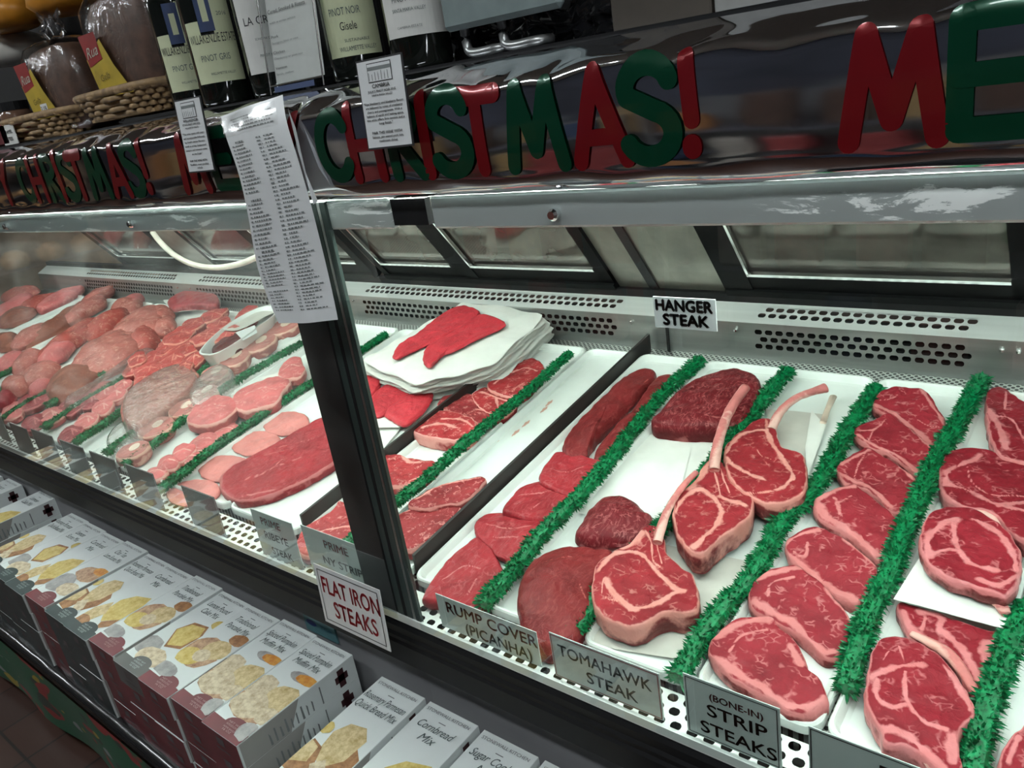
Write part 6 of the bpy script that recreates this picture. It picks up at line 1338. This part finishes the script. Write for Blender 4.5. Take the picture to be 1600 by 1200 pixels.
# pictures: list of (polygon in box coordinates u 0..1 across, v 0..1 from front to back, material)
def rl(cx, cy, rx, ry, n=14, j=.08, s=0):
    g = random.Random(s); return [(cx + rx * (1 + g.uniform(-j, j)) * math.cos(6.2832 * k / n), cy + ry * (1 + g.uniform(-j, j)) * math.sin(6.2832 * k / n)) for k in range(n)]
PIC = {
 'muffin': [(rl(.5, .30, .46, .12, s=1), C_PINK), (rl(.28, .40, .24, .09, s=2), C_CREAM), (rl(.72, .40, .26, .09, s=3), C_BREAD), (rl(.42, .28, .30, .09, s=4), C_CREAM), (rl(.80, .27, .18, .06, s=5), C_CREAM), (rl(.62, .56, .20, .035, s=6), C_GREY), (rl(.74, .56, .20, .035, s=7), C_ORG), (rl(.80, .15, .18, .06, s=8), C_GREY)],
 'loaf': [([(.30, .42), (.62, .46), (.92, .38), (.95, .30), (.70, .20), (.34, .30)], C_CRUST), ([(.28, .44), (.38, .52), (.60, .54), (.74, .48), (.72, .34), (.52, .24), (.34, .30)], C_BREAD), ([(.04, .28), (.16, .36), (.34, .34), (.46, .24), (.40, .14), (.10, .16)], C_CRUST), ([(.05, .30), (.15, .35), (.30, .33), (.34, .24), (.12, .20)], C_BREAD), ([(.40, .24), (.52, .30), (.70, .22), (.60, .14)], C_CREAM), (rl(.16, .44, .10, .04, s=3), C_YEL)],
 'corn': [([(.35, .42), (.50, .50), (.80, .54), (.90, .46), (.86, .30), (.60, .22), (.38, .30)], C_YEL), ([(.62, .22), (.86, .30), (.88, .22), (.70, .16)], C_CRUST), ([(.06, .28), (.30, .38), (.48, .28), (.40, .18), (.12, .16)], C_BREAD), (rl(.24, .16, .22, .05, s=3), C_CRUST)],
 'pancake': [(rl(.45, .40, .34, .13, s=2), C_PINK), (rl(.62, .46, .24, .08, s=4), C_BREAD), (rl(.36, .34, .24, .07, s=5), C_YEL), (rl(.52, .38, .15, .05, s=6), C_CREAM), (rl(.74, .58, .18, .05, s=7), C_CRUST), (rl(.30, .20, .26, .05, s=8), C_GREY)],
 'lemon': [([(.34, .44), (.46, .54), (.76, .56), (.88, .48), (.82, .34), (.54, .30)], C_CRUST), ([(.36, .44), (.47, .52), (.74, .54), (.84, .47), (.78, .36), (.55, .32)], C_YEL), (rl(.28, .26, .28, .08, s=2), C_GREY), (rl(.60, .20, .30, .08, s=3), C_CREAM), (rl(.86, .60, .12, .04, s=4), C_YEL)],
 'pumpkin': [(rl(.60, .44, .34, .08, s=4), C_PINK), (rl(.74, .50, .20, .04, s=5), C_ORG), (rl(.35, .28, .30, .10, s=6), C_GREY), (rl(.70, .26, .26, .07, s=7), C_CREAM)],
 'sugar': [(rl(.5, .42, .3, .1, s=2), C_CREAM), (rl(.4, .3, .3, .1, s=3), C_BREAD)],
}
ENDM = {'m': M_BXM, 'g': M_BXG, 'k': M_BXK}
def mixbox(x, y, z, kind, title, end, label, group=None, top=True, side=True, tilt=0.0, zt=0.0, ornament='box_side'):
    """flat-lying carton; x,y,z = back right top corner"""
    e = empty('baking_mix_box', (x, y, z), label, 'box', group); e.rotation_euler = (math.radians(tilt), 0, math.radians(zt))
    W, L, T = WB - .0015, LB, TH
    c = MB(); c.box(-W, 0, -L, 0, -T, 0, 0, bev=.0008)
    o = c.build('carton', [M_BXW], e, world=False)
    f = MB(); f.quad((-W, -L - .0006, -T), (0, -L - .0006, -T), (0, -L - .0006, 0), (-W, -L - .0006, 0)); en = f.build('end_panel', ENDM[end], e, world=False)
    # small code plate and lines on the end: left plain white boxes, no codes
    g = MB(); g.quad((-W * .62, -L - .0012, -T * .50), (-W * .40, -L - .0012, -T * .50), (-W * .40, -L - .0012, -T * .16), (-W * .62, -L - .0012, -T * .16)); g.quad((-W * .70, -L - .0012, -T * .74), (-W * .30, -L - .0012, -T * .74), (-W * .30, -L - .0012, -T * .66), (-W * .70, -L - .0012, -T * .66)); g.build('end_print', fgp, en, world=False)
    if top:
        tb = MB(); hump = [(0, 0), (1, 0), (1, .085)] + [(.80, .085)] + [(.80 - .30 * k / 8 - .02, .085 + .055 * math.sin(math.pi * k / 8)) for k in range(1, 8)] + [(.42, .085), (.0, .085)]
        hump = [(0, 0), (1, 0), (1, .095), (.92, .10)] + [(.62 + .28 * math.cos(math.pi * k / 10), .10 + .065 * math.sin(math.pi * k / 10)) for k in range(11)] + [(.30, .10), (0, .105)]
        tb.add([(-W + u * W, -L + v * L, .0010) for u, v in hump], [tuple(range(len(hump)))]); fl = tb.build('front_flap', ENDM[end], e, world=False)
        for s_, v_ in (('NET WT', .088), ('INTRODUCING', .066), ('HOME BAKED', .042), ('16 OZ', .022)):
            t = text(s_, 'flap_lettering', M_CARDG if end != 'm' else plain_pink, (-W * .42, -L + v_ * L + .004, .0016), (1, 0, 0), (0, 1, 0), .0042 if s_ != 'HOME BAKED' else .0036, W * (.22 if s_ == '16 OZ' else .30), None, align='CENTER'); t.parent = fl
        for i, (pts, mt) in enumerate(PIC[kind]):
            k = MB(); k.add([(-W + max(.01, min(.99, .5 + (u - .5) * 1.35)) * W, -L + (.10 + (v - .14) * 1.28) * L, .0005 + .00012 * i) for u, v in pts], [tuple(range(len(pts)))]); k.build('food_picture', mt, e, world=False)
        t = text('STONEWALL KITCHEN', 'maker_lettering', M_INKG2, (-W * .5, -L * .065, .0012), (1, 0, 0), (0, 1, 0), .0068, W * .86, None, align='CENTER'); t.parent = e
        q = MB(); q.quad((-W * .57, -L * .115, .0012), (-W * .43, -L * .115, .0012), (-W * .43, -L * .109, .0012), (-W * .57, -L * .109, .0012)); q.build('rule_mark', M_INKG2, e, world=False)
        yy = -.195 if len(title) < 3 else -.18
        for s_, wm in title:
            t = text(s_, 'title_lettering', M_INKS, (-W * .5, yy * L, .0012), (1, 0, 0), (0, 1, 0), .0165, W * min(.9, wm * 1.15), None, align='CENTER', shear=.35, bold=0); t.parent = e; yy -= .085
    if side:
        s = MB(); s.quad((.0005, -L * .985, -T), (.0005, -L * .62, -T), (.0005, -L * .50, -.001), (.0005, -L * .985, -.001)); sp_ = s.build('picture_wrap', M_BXS, e, world=False)
        s = MB(); rg_ = random.Random(4)
        for k in range(9):
            yk = -L * (.42 + .045 * k); s.quad((.0012, yk, -T * .9), (.0012, yk + L * .012 * rg_.uniform(.6, 1.6), -T * .9), (.0012, yk + L * .012, -T * (.9 - rg_.uniform(.35, .6))), (.0012, yk, -T * (.9 - rg_.uniform(.35, .6))))
        s.quad((.0012, -L * .335, -T * .92), (.0012, -L * .325, -T * .92), (.0012, -L * .325, -T * .2), (.0012, -L * .335, -T * .2))
        s.build('nutrition_print', M_INKG, e, world=False)
        s = MB(); a, b = -L * .14, -T * .5
        for (y0, y1, z0, z1) in ((a - .016, a + .016, b - .008, b + .008), (a - .008, a + .008, b - .021, b + .021)): s.quad((.0014, y0, z0), (.0014, y1, z0), (.0014, y1, z1), (.0014, y0, z1))
        part_label(s.build('cross_emblem', M_BXEM, e, world=False), 'dark ribbon cross emblem')
    return e
plain_pink = plain('pale_pink_print', (.45, .28, .28), .5); M_INKG2 = plain('mid_grey_ink', (.16, .17, .18), .5); M_BXEM = plain('dark_maroon_emblem', (.05, .015, .018), .4); fgp = plain('faint_grey_print', (.13, .11, .115), .5)
SPM = [('Spiced Pumpkin', .72), ('Muffin Mix', .60)]
row = [('muffin', SPM, 'm', 'Spiced Pumpkin Muffin Mix box at the right end of the long row, its side visible'), ('muffin', SPM, 'm', 'Spiced Pumpkin Muffin Mix box second from the right of the long row'),
       ('pancake', [('Traditional', .55), ('Pancake Mix', .60)], 'm', 'Traditional Pancake Mix box left of the two pumpkin muffin boxes'), ('lemon', [('Lemon Pound', .62), ('Cake Mix', .48)], 'k', 'Lemon Pound Cake Mix box with a grey corner, in the long row'),
       ('pancake', [('Traditional', .55), ('Pancake Mix', .60)], 'm', 'Traditional Pancake Mix box between the cornbread and the lemon cake boxes'), ('corn', [('Cornbread', .55), ('Mix', .25)], 'g', 'Cornbread Mix box with a dark green flap, left of a pancake box'),
       ('loaf', [('Rosemary Parmesan', .74), ('Quick Bread Mix', .66)], 'g', 'Rosemary Parmesan Quick Bread Mix box with a dark green flap, in the long row'), ('pumpkin', [('Chai Tea', .4), ('Latte Scone Mix', .62)], 'm', 'box with a brown scone picture, fourth from the left of the long row'),
       ('corn', [('Cornbread', .55), ('Mix', .25)], 'g', 'Cornbread Mix box with a big yellow loaf, third from the left of the long row'), ('lemon', [('Lemon', .35), ('Scone Mix', .5)], 'g', 'box with a pale yellow picture, second from the left of the long row'),
       ('loaf', [('Rosemary Parmesan', .74), ('Quick Bread Mix', .66)], 'g', 'box with a bread loaf picture at the left end of the long row')]
GAPS = [0, 0, .003, 0, .004, 0, 0, .006, 0, 0, 0]
stack_proto = {}
under_gr = {'m': 'maroon-ended boxes stacked under the long row', 'g': 'dark-green-ended boxes stacked under the long row', 'k': 'dark-green-ended boxes stacked under the long row'}
def under(x, y, z, end, n, lab):
    for k in range(1, n):
        dx, dy = random.uniform(-.003, .003), random.uniform(.000, .004)
        if end not in stack_proto:
            o = mixbox(0, 0, 0, 'muffin', [], end, lab % '', None, top=False, side=True); stack_proto[end] = o
        else: o = copy_tree(stack_proto[end])
        o.location = (x + dx, y + dy, z - k * (TH + .0008)); o['label'] = lab % ('%s from the top' % ['', 'second', 'third', 'fourth'][k])
x = kr.x
GT = {}
for i, (kind, title, end, lab) in enumerate(row):
    x -= GAPS[i]; yy = kr.y - .002 + .004 * math.sin(i * 2.1)
    z = ZBOX - (.004 if i in (3, 6) else 0)
    mixbox(x, yy, z, kind, title, end, lab, side=(True))
    under(x, yy, z, end if end != 'k' else 'm', 4, 'mix box, %s, under the ' + ['rightmost pumpkin muffin box', 'second pumpkin muffin box', 'pancake box beside the pumpkin ones', 'lemon pound cake box', 'pancake box beside the cornbread', 'cornbread box with a green flap', 'rosemary bread box of the long row', 'scone box of the long row', 'third box from the left end', 'second box from the left end', 'leftmost box of the long row'][i])
    x -= WB
# two cartons on the far left, cross side showing
for i, (px, py) in enumerate(((95, 774), (40, 755))):
    p = on_z(px, py, ZBOX); lab = ['box with a yellow picture, just left of the long row', 'box at the left edge of the picture, its printed side visible'][i]
    mixbox(p.x, p.y - .012, ZBOX, 'corn' if i == 0 else 'loaf', [('Lemon', .4), ('Cake Mix', .5)], 'g', lab)
    under(p.x, p.y - .012, ZBOX, 'g', 4, 'dark-green-ended box, %s, under the ' + ['box just left of the long row', 'leftmost box'][i])
p = on_z(32, 753, ZBOX); mixbox(p.x - .012 - WB, p.y - .012, ZBOX, 'loaf', [('Quick', .4), ('Bread Mix', .5)], 'g', 'box beyond the leftmost pair, cut by the left edge')
# the nearer group
r0 = on_z(666, 1089, ZBOX); x = r0.x
near = [('loaf', [('Rosemary Parmesan', .80), ('Quick Bread Mix', .78)], 'm', 'Rosemary Parmesan Quick Bread Mix box at the bottom centre, first after the gap'), ('corn', [('Cornbread', .62), ('Mix', .28)], 'm', 'Cornbread Mix box at the bottom, right of the nearer rosemary one'), ('sugar', [('Sugar Cookie', .72), ('Mix', .28)], 'm', 'Sugar Cookie Mix box at the bottom edge'), ('muffin', [('Cranberry', .5), ('Scone Mix', .6)], 'm', 'box at the bottom edge, right of the sugar cookie one, mostly out of view')]
for i, (kind, title, end, lab) in enumerate(near):
    yy = r0.y - .004 * i * 0 - .003; zo = [0, -.001, -.003, -.002][i]
    mixbox(x, yy, ZBOX + zo, kind, title, end, lab, tilt=2.0)
    under(x, yy + .004, ZBOX + zo - .006, end, 4 if i < 2 else 2, 'maroon-ended box, %s, under the ' + ['nearer rosemary bread', 'nearer cornbread', 'sugar cookie', 'last'][i] + ' box at the bottom edge')
    x += WB + .012
# shelf, cloth
ZS_ = ZBOX - 4 * (TH + .0008) - .002; ys_ = on_z(175, 1135, ZS_).y
e = empty('display_bench', (-2.2, -.15, 0), 'low black display bench under the baking mix boxes', 'bench')
m = MB(); m.box(-5.2, .75, ys_, .02, ZS_ - .03, ZS_, bev=.004); m.build('bench_top', M_BLACK, e)
for xx in (-5.0, -3.4, -1.8, -.3): MB().box(xx, xx + .04, -.2, .0, 0, ZS_ - .03).build('leg', M_BLACK, e)
def wrap_mat():
    mt, nt, b = new_mat('festive_wrapping'); tc = N(nt, 'ShaderNodeTexCoord'); base = (0.0, .11, .045)
    cur = None
    for i, (c, sc, lo, off) in enumerate((((.30, .012, .015), 5.5, .60, (0, 0, 0)), ((.012, .03, .018), 7.0, .63, (5, 3, 1)), ((.42, .32, .03), 9.0, .69, (2, 8, 3)), ((.30, .32, .32), 8.0, .71, (9, 1, 6)))):
        mp = N(nt, 'ShaderNodeMapping'); mp.inputs['Location'].default_value = off; mp.inputs['Scale'].default_value = (1, 1, 2.2); mp.inputs['Rotation'].default_value = (0, .6 + i * .3, 0); no = N(nt, 'ShaderNodeTexNoise', i_Scale=sc, i_Detail=1.5)
        nt.links.new(tc.outputs['Object'], mp.inputs[0]); nt.links.new(mp.outputs[0], no.inputs['Vector']); r = ramp(nt, no.outputs[0], [(lo, (0, 0, 0)), (lo + .012, (1, 1, 1))])
        mx = N(nt, 'ShaderNodeMix', data_type='RGBA'); nt.links.new(r.outputs[0], mx.inputs[0]); mx.inputs[7].default_value = (*c, 1)
        if cur is None: mx.inputs[6].default_value = (*base, 1)
        else: nt.links.new(cur, mx.inputs[6])
        cur = mx.outputs[2]
    nt.links.new(cur, b.inputs['Base Color']); b.inputs['Roughness'].default_value = .4; return mt
m = MB(); H_ = ZS_ - .028
m.grid([[Vector((-5.2 + 5.95 * i / 220, ys_ - .004 + .006 * math.sin(i * .35) * (1 - j / 10) + .03 * (1 - j / 10) * noise.noise(Vector((i * .05, 0, 2))), .055 + (H_ - .055) * j / 10)) for j in range(11)] for i in range(221)])
tag(m.build('wrapping_paper', wrap_mat(), smooth=True), 'green wrapping paper with red and yellow shapes skirting the display bench', 'wrapping paper')
m = MB(); m.grid([[Vector((-5.2 + 5.95 * i / 200, ys_ + .10 * j / 8 - .004, ZS_ + .0015 + (.007 * abs(noise.noise(Vector((i * .4, j * .6, 3)))) if 0 < j < 8 else (-.014 if j == 0 else 0)))) for j in range(9)] for i in range(201)])
tag(m.build('black_liner', plain('black_bin_liner', (.010, .010, .011), .22, coat=.4), smooth=True), 'crinkled black plastic liner along the edge of the bench', 'plastic liner')
